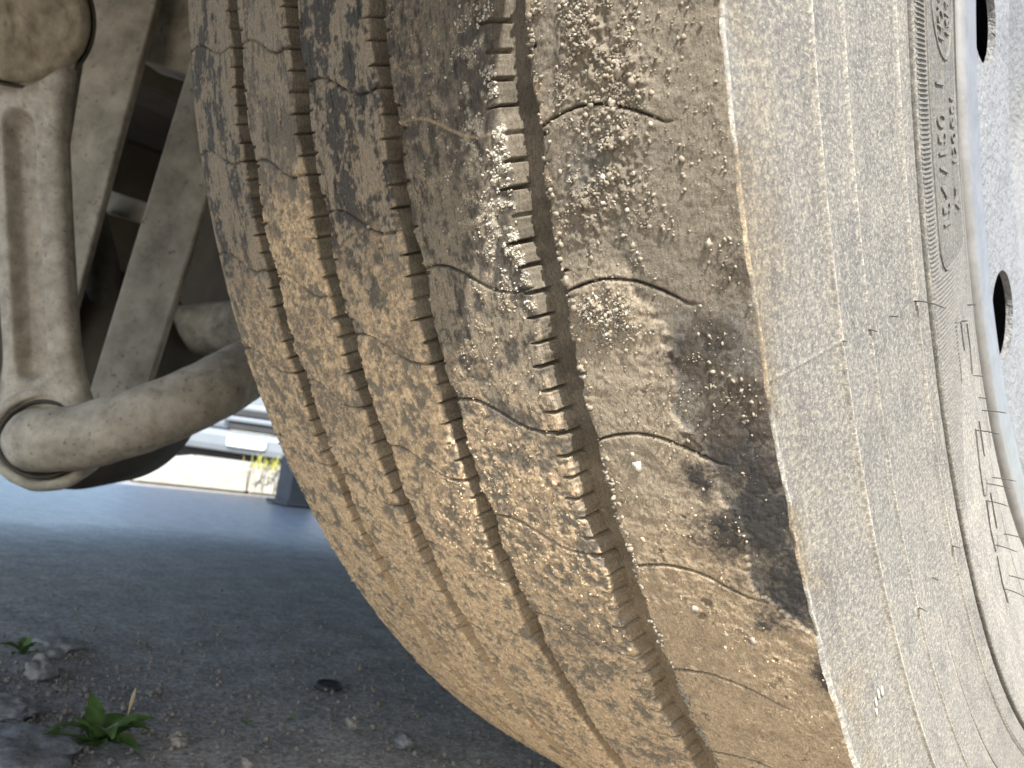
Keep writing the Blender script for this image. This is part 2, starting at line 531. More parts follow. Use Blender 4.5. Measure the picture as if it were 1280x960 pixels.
# drop link with two eyes -------------------------------------------
def make_link():
    root = empty("drop_link", at(58, 548, 0.70))
    tag(root, "forged grooved drop link joining two round eyes left of the tyre", "drop link")
    L0 = root.location
    d_top, d_bot = 0.70, 0.705
    A = at(30, 30, d_top); B = at(58, 548, d_bot)
    ax = (B - A); Ln = ax.length; ax.normalize()
    nrm = (-CAM_F - ax * (-CAM_F).dot(ax)).normalized()
    sd = ax.cross(nrm).normalized()
    if sd.dot(CAM_R) < 0: sd = -sd
    px = 0.70 / FPX
    NV, NU = 120, 61
    V = np.zeros((NV, NU, 3)); Bk = np.zeros((NV, NU, 3))
    for i in range(NV):
        t = i / (NV - 1)
        y = t * 518                                    # pixels along
        w = 46 + 34 * max(0, 1 - y / 150) ** 1.6 + 24 * max(0, (y - 395) / 123) ** 1.7
        cx = -4 * math.sin(math.pi * t) - 8 * max(0, 1 - y / 120)
        for j in range(NU):
            u = -1 + 2 * j / (NU - 1)
            e = (1 - abs(u) ** 7) ** 0.5
            x = u * w + cx
            # capsule shaped channel
            y0, y1 = 128, 425
            dy = max(y0 - y, 0, y - y1)
            q = math.hypot(x - (-7), dy)
            dep = 1 - min(1, max(0, (q - 11) / 11)); dep = dep * dep * (3 - 2 * dep)
            h = 17 * e - 22 * dep
            c = A + ax * (t * Ln) + sd * (x * px)
            V[i, j] = c + nrm * ((h - 6) * px) - L0
            Bk[i, j] = c - nrm * ((6 + 20 * e) * px) - L0
    Vn = np.concatenate([V.reshape(-1, 3), Bk.reshape(-1, 3)])
    F = grid_faces(NV, NU)
    Fb = F[:, ::-1] + NV * NU
    o = from_np("link_body", Vn, np.concatenate([F, Fb]), M['link'], root)
    zax = nrm
    # upper eye: dusty rubber face in a steel ring
    up = at(12, 8, 0.665) - L0
    fx = (CAM_P - (up + L0)).normalized()
    bm = lathe([(0.0655, -0.02), (0.0668, -0.008), (0.0662, -0.002), (0.0640, -0.001), (0.0630, -0.010), (0.0630, -0.02)], up, fx, 72)
    from_bm("eye_ring", bm, M['seal'], root, True)
    prof = [(0.0622, -0.06), (0.0622, -0.004), (0.0600, 0.003), (0.054, 0.0075)]
    prof += [(0.054 * (1 - i / 18), 0.0075 + 0.003 * (i / 18)) for i in range(1, 18)] + [(0, 0.0105)]
    bm = lathe(prof, up, fx, 90)
    for v in bm.verts:
        v.co += fx * 0.0024 * mnoise.fractal(v.co * 95, 1.0, 2.0, 4)
        dd = (v.co - (up + sd * 0.014 + ax * 0.026)).length
        if (v.co - up).dot(fx) > 0: v.co -= fx * 0.005 * math.exp(-(dd / 0.006) ** 2)
    from_bm("rubber_bushing", bm, M['rubber_face'], root, True)
    # lower eye
    lo = B - L0
    fx2 = (nrm * 0.93 + sd * 0.25).normalized()
    bm = lathe([(0.036, -0.035), (0.0475, -0.03), (0.0485, 0.0), (0.046, 0.008), (0.0395, 0.0105), (0.0375, 0.006), (0.036, -0.02), (0.036, -0.035)], lo, fx2, 64)
    rough_up(bm, 0.0008, 70)
    from_bm("eye_ring", bm, M['link'], root, True)
    bm = lathe([(0.0345, -0.02), (0.0365, 0.004), (0.0358, 0.0125), (0.034, 0.0145), (0.0325, 0.0125), (0.031, 0.0)], lo, fx2, 64)
    from_bm("seal_ring", bm, M['seal'], root, True)
    return root, lo + L0, fx2


link_o, eye, eye_ax = make_link()

# stabiliser bar
e1 = at(330, 452, 0.80)
p0 = eye - eye_ax * 0.02
p1 = eye + eye_ax * 0.018
pts = []
ctrl = [p0, p1, at(108, 545, 0.685), at(190, 520, 0.69), at(262, 489, 0.72), e1, at(460, 395, 0.93)]


def catmull(P, n=10):
    out = []
    for i in range(len(P) - 1):
        a = P[max(i - 1, 0)]; b = P[i]; c = P[i + 1]; d = P[min(i + 2, len(P) - 1)]
        for k_ in range(n):
            t = k_ / n
            out.append(0.5 * ((2 * b) + (c - a) * t + (2 * a - 5 * b + 4 * c - d) * t * t + (-a + 3 * b - 3 * c + d) * t ** 3))
    out.append(P[-1])
    return out


path = catmull(ctrl, 12)
rad = [0.0285 + 0.0015 * min(1, i / 60) for i in range(len(path))]
bm = tube(path, rad, 64)
rough_up(bm, 0.0009, 60)
tag(from_bm("stabiliser_bar", bm, M['susp'], None, True),
    "thick dust covered round bar running from lower link eye behind tyre", "stabiliser bar")

# ------------------------------------------------------------------ the wheel
GA = math.radians(26.0)
wheel = empty("mounted_tyre", (0, 0, AX), (GA, 0, 0))
tag(wheel, "worn muddy truck tyre on a silver steel rim filling the picture", "truck tyre")
cg, sg = math.cos(GA), math.sin(GA)


def r_tread(x):
    return 0.5082 - 0.47 * (x - 0.012) ** 2


# edges of the ribs: right edge of rib i, left edge of rib i+1
EDGES = [-0.0668, -0.0573, -0.0204, -0.0108, 0.0294, 0.0373, 0.0803, 0.0924]
GD = 0.0062
XI, XS = -0.1125, 0.1460
cols = []      # dict per column: x, r, nx, nr, depth, part, kind


def rng_cols(a, b, step):
    n = max(2, int(round((b - a) / step)))
    return np.linspace(a, b, n + 1)


part_names = []
parts = []     # (name, first col, last col)
Cx, Cr, Cnx, Cnr, Cd, Ck = [], [], [], [], [], []   # kind: 0 rib, 1 left wall, 2 floor, 3 right wall, 4 sidewall


def addcol(x, r, nx, nr, d, kd):
    Cx.append(x); Cr.append(r); Cnx.append(nx); Cnr.append(nr); Cd.append(d); Ck.append(kd)
    return len(Cx) - 1


# inner sidewall (hidden from here, closes the tyre)
for t in np.linspace(0, 1, 10):
    x = -0.128 + 0.0155 * sst(0.45, 1.0, np.array(t)) - 0.006 * math.sin(math.pi * t)
    r = 0.31 + (r_tread(XI) - 0.31) * t
    addcol(float(x), r, -1, 0, 0, 4)
i_in = len(Cx) - 1
starts = [XI] + EDGES[1::2]
ends = EDGES[0::2] + [XS]
steps = [0.0008, 0.0007, 0.0006, 0.0005, 0.00045]
rib_rng, groove_rng = [], []
for i in range(5):
    a, b = starts[i], ends[i]
    xs = rng_cols(a, b, steps[i])
    f = len(Cx)
    for j, x in enumerate(xs):
        if i == 0 and j == 0: continue
        rr = r_tread(x)
        # little rounding at the edges
        e = 0.0
        if i < 4: e += 0.0007 * max(0, 1 - (b - x) / 0.0012) ** 2
        if i > 0: e += 0.0006 * max(0, 1 - (x - a) / 0.0010) ** 2
        addcol(float(x), rr, 0, 1, e, 0)
    rib_rng.append((f - 1 if i == 0 else f, len(Cx) - 1))
    if i < 4:
        c = EDGES[2 * i + 1]
        g0 = len(Cx) - 1
        for t in np.linspace(0, 1, 12)[1:]:
            addcol(b + 0.0028 * t, r_tread(b), 0, 1, 0.0007 + (GD - 0.0007) * t ** 0.9, 1)
        for t in np.linspace(0, 1, 12)[1:-1]:
            addcol(b + 0.0028 + (c - 0.0012 - b - 0.0028) * t, r_tread(b), 0, 1, GD + 0.0003 * math.sin(math.pi * t), 2)
        for t in np.linspace(0, 1, 8)[:-1]:
            addcol(c - 0.0012 + 0.0012 * t, r_tread(c), 0, 1, GD + (0.0006 - GD) * t, 3)
        groove_rng.append((g0, len(Cx)))
i_sh = len(Cx) - 1

# outer sidewall profile
SR = np.array([0.2990, 0.3060, 0.3128, 0.3300, 0.3450, 0.3560, 0.3650, 0.3760, 0.3900, 0.4054, 0.4180, 0.4323, 0.4500, 0.4672, 0.4850, r_tread(XS)])
SX = np.array([0.1400, 0.1462, 0.1490, 0.1535, 0.1568, 0.1585, 0.1596, 0.1604, 0.1606, 0.1603, 0.1586, 0.1560, 0.1547, 0.1530, 0.1495, XS])


def _smooth_profile():
    rr = np.linspace(SR[0], SR[-1], 900)
    xx = np.interp(rr, SR, SX)
    kk = np.hanning(61); kk /= kk.sum()
    xp = np.concatenate([2 * xx[0] - xx[30:0:-1], xx, 2 * xx[-1] - xx[-2:-32:-1]])
    return rr, np.convolve(xp, kk, 'valid')


PR, PX = _smooth_profile()


def side_x(r): return float(np.interp(r, PR, PX))


def feature(r):
    """moulded relief of the sidewall at radius r (metres proud)"""
    h = 0.0
    g = lambda c, w: math.exp(-((r - c) / w) ** 2)
    st = lambda c, w: 1 / (1 + math.exp(max(-60, min(60, -(c - r) / w))))
    h -= 0.0026 * g(0.4048, 0.00055)                    # dark decorative groove
    h += 0.0013 * g(0.4672, 0.0005) - 0.0022 * g(0.4655, 0.0005) + 0.0005 * g(0.4643, 0.0004)
    h -= 0.0012 * st(0.4660, 0.0003)
    h += 0.0009 * g(0.4475, 0.0004) - 0.0007 * g(0.4466, 0.0004)
    h -= 0.0011 * st(0.4318, 0.0003)
    h -= 0.0016 * g(0.4313, 0.00045)
    h += 0.0008 * g(0.4145, 0.0004) - 0.0006 * g(0.4136, 0.0004)
    h += 0.0009 * st(0.4040, 0.0003)
    h -= 0.0011 * g(0.3515, 0.0006)
    h += 0.0008 * g(r_tread(XS) - 0.0006, 0.0008)      # raised flash along the shoulder edge
    return h


fine_r = []
r = r_tread(XS)
while r > 0.3128:
    st = 0.0009
    for c in (0.4048, 0.4665, 0.4475, 0.4318, 0.4145, 0.4040, 0.3515, r_tread(XS)):
        if abs(r - c) < 0.0018: st = 0.00021
    r -= st
    fine_r.append(r)
fine_r += [0.3095, 0.306, 0.302]
for r in fine_r:
    e = 0.0008
    x = side_x(r); tx = side_x(r + e) - side_x(r - e); tr = 2 * e
    l_ = math.hypot(tx, tr)
    addcol(x, r, tr / l_, -tx / l_, 0, 4)
i_end = len(Cx) - 1
Cx, Cr, Cnx, Cnr, Cd, Ck = map(np.array, (Cx, Cr, Cnx, Cnr, Cd, Ck))
NC = len(Cx)
Ch = np.array([feature(r) if (kd == 4 and j > i_sh) else 0.0 for j, (r, kd) in enumerate(zip(Cr, Ck))])

TH = np.concatenate([np.arange(-15, 38.0, 0.045), np.linspace(38.0, 345, 130)])
NR = len(TH)
DRAD = math.pi / 180

# wavy rib edges
PITCH = 5.15
SIPE_PH = [3.95, 0.36, 3.35, 0.98, 2.35]      # phase of the sipe start on each rib (degrees)


def edge_off(i):
    rib = (i + 1) // 2 if i % 2 else i // 2
    ph = SIPE_PH[rib]
    f = ((TH - ph) / PITCH) % 1.0
    if i % 2:   # left edge of the next rib (ragged, scalloped between sipes)
        s = 0.0009 * np.cos(2 * np.pi * (f - 0.05)) + 0.0004 * np.cos(4 * np.pi * f)
    else:
        s = 0.0009 * np.sin(2 * np.pi * (f - 0.1))
    u = TH * DRAD * 0.505
    rag = (fbm(u * 220, np.full_like(u, i * 7.3), 4, i + 20, 0.65) - 0.5)
    low = sst(-6, 12, TH) * 0.0021 + 0.0011
    return s + rag * low * (1.3 if i % 2 else 0.9)


OFF = np.stack([edge_off(i) for i in range(8)])                       # 8 x NR
nodes = np.array([XI] + EDGES + [XS])
Wt = np.zeros((NC, 8))
for j in range(i_in, i_sh + 1):
    x = Cx[j]
    q = int(np.clip(np.searchsorted(nodes, x, 'right') - 1, 0, len(nodes) - 2))
    t = (x - nodes[q]) / (nodes[q + 1] - nodes[q])
    for node, wgt in ((q, 1 - t), (q + 1, t)):
        if 1 <= node <= 8: Wt[j, node - 1] += wgt

T2 = np.repeat(TH[:, None], NC, 1)
X = Cx[None] + (Wt @ OFF).T
U = T2 * DRAD * 0.5
H = Ch[None].repeat(NR, 0) - 0
D = Cd[None].repeat(NR, 0).copy()
XV = X * 1.0
isrib = (Ck == 0)
_px = Cx + Ch * Cnx; _pr = Cr + Ch * Cnr - Cd
V_ = np.concatenate([[0], np.cumsum(np.hypot(np.diff(_px), np.diff(_pr)))])
V2 = V_[None].repeat(NR, 0)

ribid = np.full(NC, -1)
for i, (a, b) in enumerate(rib_rng): ribid[a:b + 1] = i

# --- slits in the groove walls
n_slit = {}
for i in range(4):
    ph = SIPE_PH[i]
    ks = np.arange(-40, 80)
    pos = ph + 0.43 + ks * PITCH / 6 + (rng.random(len(ks)) - 0.5) * 0.09
    depth = np.clip(rng.normal(0.85, 0.3, len(ks)) - sst(4, 24, pos) * (0.2 if i < 3 else 0), 0.0, 1.2)
    g0, g1 = groove_rng[i]
    rows = np.zeros(NR)
    for p, dp in zip(pos, depth):
        rows = np.maximum(rows, (np.abs(TH - p) < (0.047 if i < 3 else 0.062)) * dp)
    js = [j for j in range(g0, g1) if Ck[j] == 1 or j == g0]
    cut = (0.0024 if i < 3 else 0.0046) * rows
    for j in js: XV[:, j] -= cut
    edge = XV[:, g0]
    for j in range(g0 - 10, g0):
        XV[:, j] = np.where(rows > 0, np.minimum(XV[:, j], edge - 1e-5), XV[:, j])
    # the notches on the other side, into the next rib's edge
    pos2 = SIPE_PH[i + 1] + 0.2 + ks * PITCH / 6 + (rng.random(len(ks)) - 0.5) * 0.1
    dep2 = np.clip(rng.normal(0.5, 0.4, len(ks)) - sst(-3, 8, pos2) * 0.55, 0, 1)
    rows = np.zeros(NR)
    for p, dp in zip(pos2, dep2): rows = np.maximum(rows, (np.abs(TH - p) < 0.055) * dp)
    a = rib_rng[i + 1][0]
    for j in range(a, a + 8):
        D[:, j] += rows * 0.0035 * max(0, 1 - (Cx[j] - Cx[a]) / 0.0032)

# --- albedo layers on the tread
RUB = np.array([0.040, 0.039, 0.039]); DUST = np.array([0.135, 0.118, 0.095]); CLAY = np.array([0.218, 0.188, 0.146])
TAN = np.array([0.53, 0.402, 0.262]); GREY = np.array([0.20, 0.18, 0.15])
sl = slice(i_in, i_sh + 1)
Tt, Ut, Xt = T2[:, sl], U[:, sl], X[:, sl]
rid = ribid[sl]
NTc = Tt.shape[1]
C = np.zeros((NR, NTc, 3)); A = np.full((NR, NTc), 0.9)
n_str = fbm(Ut * 75, Xt * 260, 5, 2, 0.65)               # streaks round the tyre
n_str2 = fbm(Ut * 50, Xt * 90, 4, 11, 0.6)
n_med = fbm(Ut * 130, Xt * 130, 4, 5, 0.55)
n_big = fbm(Ut * 38, Xt * 38, 4, 6)
n_gra = fbm(Ut * 780, Xt * 780, 3, 9, 0.65)
n_grb = fbm(Ut * 300, Xt * 300, 3, 29, 0.6)
H_t = np.zeros((NR, NTc))
gran_start = [2.2, -3.6, 1.6, 6.8, 99]
mudamt = np.zeros((NR, NTc))
for i in range(5):
    jm = np.where(rid == i)[0]
    if len(jm) == 0: continue
    q = np.ix_(np.arange(NR), jm)
    t = Tt[q]; st = n_str[q]; s2 = n_str2[q]; md = n_med[q]; bg_ = n_big[q]; gr = n_gra[q]; gb = n_grb[q]; x = Xt[q]
    # worn, streaked upper part
    k1 = sst([0.395, 0.385, 0.45, 0.44, 0.44][i], [0.50, 0.50, 0.545, 0.55, 0.55][i], 0.22 * (gr - 0.5) + 0.45 * st + 0.55 * s2 + 0.25 * (bg_ - 0.5) + 0.3 * (gb - 0.5))
    if i == 0: k1 = k1 * 0.9 + 0.1 * gb
    if i == 1: k1 = 0.35 + 0.65 * k1
    if i == 2: k1 = k1 * 0.9 + 0.05
    if i == 3: k1 = k1 * (0.3 + 0.45 * sst(-6, 6, t)) + 0.2 * gb
    base = np.array([[0.080, 0.076, 0.070], [0.095, 0.088, 0.079], [0.062, 0.059, 0.055], [0.058, 0.054, 0.049]])[min(i, 3)] * (1 - k1[..., None]) + (DUST * 0.15 + CLAY * 0.85 + TAN * 0.1) * k1[..., None]
    if i == 3:
        base = base * 0.78 + CLAY * 0.2 * k1[..., None] + np.array([0.018, 0.015, 0.011])
    rough = np.full(t.shape, 0.9)
    fleck = sst(0.60, 0.66, gr * 0.5 + gb * 0.5) * (i < 4)
    base = base * (1 - 0.55 * fleck[..., None]) + TAN * 0.30 * fleck[..., None]
    scr = sst(0.64, 0.70, fbm(Ut[q] * 160, x * 900, 3, 61, 0.6)) * (i < 4)
    base = base * (1 - 0.45 * scr[..., None])
    # granular tan mud lower down
    g = sst(-2.4, 2.4, (t - gran_start[i]) + 9 * (bg_ - 0.5) + 5 * (md - 0.5))
    if i < 4:
        patch = sst(0.40, 0.56, md * 0.45 + gb * 0.35 + 0.2 * gr + 0.0025 * np.minimum(t - gran_start[i], 16))
        tan = (CLAY * 0.85)[None, None] * (1 - patch[..., None]) + TAN * (0.46 + 0.95 * gr[..., None]) * patch[..., None]  # small grain shadows and highlights put into the tan with relief noise
        if i == 3: tan = tan * 0.82 + GREY * 0.12
        base = base * (1 - g[..., None]) + tan * g[..., None]
        dark = sst(0.57, 0.66, md * 0.6 + 0.4 * bg_) * sst(0.35, 0.55, gr) * g * 0.75
        base = base * (1 - dark[..., None]) + RUB * 2.0 * dark[..., None]
        H_t[q] += g * ((gr - 0.45) * 0.0010 + (gb - 0.45) * 0.0006 + patch * 0.0004)
        H_t[q] += (1 - g) * ((st - 0.5) * 0.00022 + (gr - 0.5) * 0.00018 + sst(0.68, 0.78, gb) * 0.0004)
        mudamt[q] = g * patch
        term = 1 - 0.55 * np.exp(-((t - 8) / 4.5) ** 2) * (1 if i >= 2 else 0.3)
        H_t[q] *= term
    else:
        # shoulder rib: smooth brown clay, dark wet stain, dried tan mud low down
        base = (CLAY * 0.72)[None, None] * (0.82 + 0.5 * (bg_[..., None] - 0.2)) + GREY * 0.12 * gb[..., None]
        bluish = sst(0.56, 0.70, n_big[q] * 0.5 + fbm(Ut[q] * 60, x * 60, 3, 41) * 0.5) * 0.6
        base = base * (1 - bluish[..., None]) + np.array([0.125, 0.122, 0.115]) * bluish[..., None]
        H_t[q] += (gr - 0.5) * 0.00035 + (gb - 0.5) * 0.00045 + (md - 0.5) * 0.0009
        clus = np.zeros(t.shape)
        for cx_, ct, sx, st_ in [(0.112, -4.3, 0.010, 1.4), (0.119, -3.6, 0.007, 1.0), (0.115, -1.4, 0.007, 1.4), (0.105, -0.1, 0.007, 1.0), (0.104, 3.2, 0.009, 0.8)]:
            clus = np.maximum(clus, np.exp(-((x - cx_) / sx) ** 2 - ((t - ct) / st_) ** 2))
        H_t[q] += clus * (sst(0.4, 0.7, gr) * 0.0009 + sst(0.45, 0.7, gb) * 0.0012)
        # line where the thick clay layer ends
        bx = np.interp(t, [-20, -3, -0.5, 1.9, 2.7, 3.7, 5.2, 6.8, 8.2, 9.8, 12.9, 14.5, 16, 30],
                       [0.098, 0.100, 0.104, 0.113, 0.1165, 0.1215, 0.1215, 0.1205, 0.126, 0.130, 0.133, 0.145, 0.165, 0.17])
        bx = bx + (md - 0.5) * 0.010 + (gb - 0.5) * 0.005
        lay = sst(0.0006, -0.0006, x - bx) if False else 1 - sst(-0.0005, 0.0007, x - bx)
        lay = lay * sst(0.5, 3.0, t + 2 * (md - 0.5))
        H_t[q] += lay * 0.0007
        claycol = (CLAY * 1.05 + TAN * 0.10)[None, None] * (0.88 + 0.35 * (md[..., None] - 0.3))
        low = sst(6, 15, t + 5 * (bg_ - 0.5))
        claycol = claycol * (1 - low[..., None]) + (TAN * 0.60 + CLAY * 0.48) * (0.62 + 0.45 * md[..., None] + 0.35 * (gb[..., None] - 0.5) + 0.45 * (gr[..., None] - 0.45)) * low[..., None]  # low mud's grain shading painted into its colour with the relief noise
        base = base * (1 - lay[..., None]) + claycol * lay[..., None]
        # pits in the layer
        pit = sst(0.66, 0.74, n_med[q] * 0.55 + gb * 0.45) * lay
        H_t[q] -= pit * 0.0006
        base = base * (1 - 0.5 * pit[..., None])
        # dark stain
        s = np.zeros(t.shape)
        for cx_, ct, sx, st_, am in [(0.133, 4.6, 0.012, 1.3, 0.8), (0.138, 7.2, 0.0125, 2.3, 1.0), (0.142, 10.0, 0.015, 2.4, 1.05),
                                     (0.143, 12.9, 0.014, 1.7, 1.1), (0.1235, 8.9, 0.006, 0.8, 0.9), (0.127, 4.7, 0.005, 0.7, 1.05),
                                     (0.147, 16.6, 0.006, 1.4, 0.85), (0.128, 10.9, 0.009, 1.4, 0.8), (0.146, 2.6, 0.014, 1.0, 0.5),
                                     (0.134, 14.3, 0.007, 0.7, 0.7), (0.102, -4.9, 0.005, 1.0, 0.55), (0.109, -1.3, 0.006, 0.9, 0.5), (0.112, 0.9, 0.006, 0.8, 0.5)]:
            s = np.maximum(s, am * np.exp(-((x - cx_) / sx) ** 2 - ((t - ct) / st_) ** 2))
        sm = 0.45 * sst(0.2, 0.8, s + 0.5 * (bg_ - 0.5) + 0.5 * (md - 0.5)) + 0.55 * sst(0.40, 0.66, s + 0.6 * (bg_ - 0.5) + 1.3 * (md - 0.5) + 1.3 * (gb - 0.5) + 1.5 * (gr - 0.5))
        stc = RUB * 1.0 * (1 - sst(0.4, 0.7, n_big[q] + 0.3 * (gb - 0.5))[..., None]) + np.array([0.072, 0.059, 0.046]) * sst(0.4, 0.7, n_big[q] + 0.3 * (gb - 0.5))[..., None]
        base = base * (1 - sm[..., None]) + stc * sm[..., None]
        rough = rough - 0.30 * sm
        mudamt[q] = lay
        sq = sst(0.655, 0.70, gb * 0.5 + gr * 0.5) * (1 - sm)
        base = base * (1 + 0.5 * sq[..., None])
    C[q] = base; A[q] = rough
# groove walls and floors
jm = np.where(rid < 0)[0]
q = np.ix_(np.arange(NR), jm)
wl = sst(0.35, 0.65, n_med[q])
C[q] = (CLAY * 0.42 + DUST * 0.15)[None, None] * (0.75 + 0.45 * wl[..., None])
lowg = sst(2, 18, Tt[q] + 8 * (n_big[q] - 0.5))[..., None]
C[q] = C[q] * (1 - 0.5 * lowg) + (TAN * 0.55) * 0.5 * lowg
H_t[q] += (n_gra[q] - 0.5) * 0.00025
# left grooves get packed with mud towards the bottom
for i in range(4):
    g0, g1 = groove_rng[i]
    fill = sst(*[(4, 22), (9, 26), (18, 36), (40, 60)][i], TH) * 0.72
    fl = fill[:, None] * np.clip(0.4 + 1.1 * (n_big[:, g0 + 1 - i_in:g1 - i_in]), 0, 1)
    D[:, g0 + 1:g1] *= (1 - fl)
    cc = C[:, g0 + 1 - i_in:g1 - i_in]
    C[:, g0 + 1 - i_in:g1 - i_in] = cc * (1 - fl[..., None]) + TAN * 0.8 * fl[..., None]
    H_t[:, g0 + 1 - i_in:g1 - i_in] += fl * (n_grb[:, g0 + 1 - i_in:g1 - i_in] - 0.5) * 0.0014

# --- S-shaped sipes across the ribs
for i in range(5):
    jm = np.where(rid == i)[0]
    q = np.ix_(np.arange(NR), jm)
    x = Xt[q]; t = Tt[q]
    xa = starts[i]; xb = ends[i] if i < 4 else 0.1335
    p = np.clip((x - xa) / (xb - xa), 0, 1.3)
    slope = [1.2, 1.2, 1.25, 1.15, 0.75][i]
    if i < 4: cur = SIPE_PH[i] + slope * p - 0.27 * np.sin(2 * np.pi * p)
    else: cur = SIPE_PH[i] + 0.05 - 0.62 * np.sin(np.pi * np.clip(p * 1.1, 0, 1)) + 0.75 * p
    kk = np.round((t - cur) / PITCH)
    d = (t - cur - kk * PITCH) * DRAD * 0.505 + (n_gra[q] - 0.5) * 0.0003
    wob = 0.55 + 0.75 * vnoise(kk * 3.7 + p * 2.2, p * 4.3 + i * 5, 4)
    prof = np.exp(-(d / (0.00042 if i < 4 else 0.00030)) ** 2) * np.clip(wob, 0.15, 1.2)
    if i == 4:
        prof = prof * (1 - sst(0.78, 1.05, p))
        prof2 = np.exp(-(d / 0.00048) ** 2) * (1 - sst(0.78, 1.05, p))
        C[q] *= (1 - 0.7 * prof2[..., None])  # shade of the cut painted into the colour, wider than the notch
        H_t[q] -= 0.0016 * prof
        # lip on one side of the cut: the block below stands a touch proud
        H_t[q] += 0.0003 * sst(0.0, 0.0012, d) * np.exp(-np.maximum(d, 0) / 0.006) * (1 - sst(0.6, 1.0, p))
        C[q] *= (1 - 0.65 * prof[..., None])
    elif i == 3:
        pos = 1 - sst(-1.5, 1.0, t)
        H_t[q] += (0.0003 * pos - 0.0014 * (1 - pos)) * prof
        C[q] = C[q] * (1 - prof[..., None]) + (TAN * 0.6 * pos[..., None] + RUB * (1 - pos[..., None])) * prof[..., None]
    else:
        H_t[q] -= 0.0012 * prof
        C[q] *= (1 - 0.6 * prof[..., None])
# scalloped wear of the shoulder rib and pale grit along groove 4
jm = np.where(rid == 4)[0]
q = np.ix_(np.arange(NR), jm)
x = Xt[q]; t = Tt[q]
f = ((t - SIPE_PH[4]) / PITCH) % 1.0
H_t[q] -= 0.0010 * np.exp(-np.maximum(x - 0.092, 0) / 0.0045) * (0.35 + 0.65 * np.sin(np.pi * f))
rim_l = np.exp(-np.maximum(x - 0.0925, 0) / 0.0022) * sst(0.45, 0.6, n_med[q])
C[q] = C[q] * (1 - 0.5 * rim_l[..., None]) + TAN * 0.55 * rim_l[..., None]
jm = np.where(rid == 3)[0]
q = np.ix_(np.arange(NR), jm)
x = Xt[q]; t = Tt[q]
pale = np.exp(-np.maximum(0.081 - x, 0) / 0.009) * sst(-7, -4.5, t) * (1 - sst(0.5, 3, t)) * sst(0.5, 0.66, n_grb[q] * 0.6 + n_gra[q] * 0.4)
C[q] = C[q] * (1 - pale[..., None]) + np.array([0.55, 0.52, 0.45]) * pale[..., None]
H_t[q] += pale * 0.0005
H[:, sl] += H_t

# sidewall tint, uneven edges
js = slice(i_sh, NC)
Us, Vs, Ts = U[:, js], V2[:, js], T2[:, js]
rs = Cr[js][None]
tint = np.ones((NR, NC - i_sh, 3))
for c0, w, am in [(r_tread(XS), 0.0012, 0.9), (0.4672, 0.0006, 1.1), (0.4475, 0.00055, 0.8), (0.4145, 0.00055, 0.7), (0.4323, 0.0005, 0.4), (0.3525, 0.001, 0.1)]:
    tint += (am * np.exp(-((rs - c0) / w) ** 2) * (0.35 + 1.0 * fbm(Us * 90, Vs * 90, 3, 51)))[..., None]
tint -= (0.75 * np.exp(-((rs - 0.4048) / 0.0007) ** 2))[..., None]
tint -= (0.5 * np.exp(-((rs - 0.3515) / 0.0006) ** 2))[..., None]
# browner, smoother band next to the shoulder and in the step below it
bro = (0.55 * np.exp(-((rs - 0.490) / 0.008) ** 2) + 0.4 * np.exp(-((rs - 0.470) / 0.006) ** 2)) * np.clip(fbm(Us * 25, Vs * 25, 3, 60) * 1.6 - 0.3, 0, 1)
tint *= (1 - bro[..., None] * np.array([0.02, 0.10, 0.22]))
smear = np.exp(-np.maximum(r_tread(XS) - rs, 0) / 0.0065) * sst(0.46, 0.62, fbm(Us * 45, Vs * 110, 4, 77))
tint *= (1 - smear[..., None] * np.array([0.16, 0.27, 0.42]))
scuff = sst(0.60, 0.66, fbm(Us * 35 + Vs * 60, Vs * 260, 4, 83, 0.55))
tint *= (1 - scuff[..., None] * np.array([0.13, 0.13, 0.115]))
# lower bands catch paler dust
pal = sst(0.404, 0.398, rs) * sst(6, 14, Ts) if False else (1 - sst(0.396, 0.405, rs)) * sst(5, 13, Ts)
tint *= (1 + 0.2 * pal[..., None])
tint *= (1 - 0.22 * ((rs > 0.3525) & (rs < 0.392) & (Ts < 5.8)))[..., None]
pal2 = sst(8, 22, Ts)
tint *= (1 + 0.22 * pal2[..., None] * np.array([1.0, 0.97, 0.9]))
H[:, js] += (fbm(Us * 350, Vs * 350, 3, 70) - 0.5) * 0.00022
# rubbed flash line across the shoulder at one place
fl = np.abs((Ts - 5.63) * DRAD * 0.48 - 0.0 * rs)
fln = np.exp(-(fl / 0.0004) ** 2) * (rs > 0.4672) * (rs < 0.4985)
H[:, js] += 0.0003 * fln
tint += 0.12 * fln[..., None]

# --- positions
Rr = Cr[None] + H * Cnr[None] - D
XX = XV + H * Cnx[None]
th = T2 * DRAD
wobS = (fbm(TH * DRAD * 0.5 * 60, TH * 0 + 3.3, 5, 91, 0.65) - 0.5) * 0.0022
XX = XX + wobS[:, None] * np.exp(-((V_ - V_[i_sh]) / 0.0035) ** 2)[None]
P = np.stack([XX, -Rr * np.cos(th), -Rr * np.sin(th)], -1)
wz = P[..., 1] * sg + P[..., 2] * cg + AX                # world height: flatten at the contact patch
dz = np.maximum(0.003 - wz, 0)
P[..., 1] += dz * sg; P[..., 2] += dz * cg

SUV = np.stack([U, V2, np.zeros_like(U)], -1)
COLR = np.ones((NR, NC, 4), np.float32)
COLR[:, sl, :3] = np.clip(C, 0.008, 0.85); COLR[:, sl, 3] = np.clip(A, 0.3, 1)
SIDEC = np.ones((NR, NC - i_sh, 4), np.float32); SIDEC[..., :3] = tint


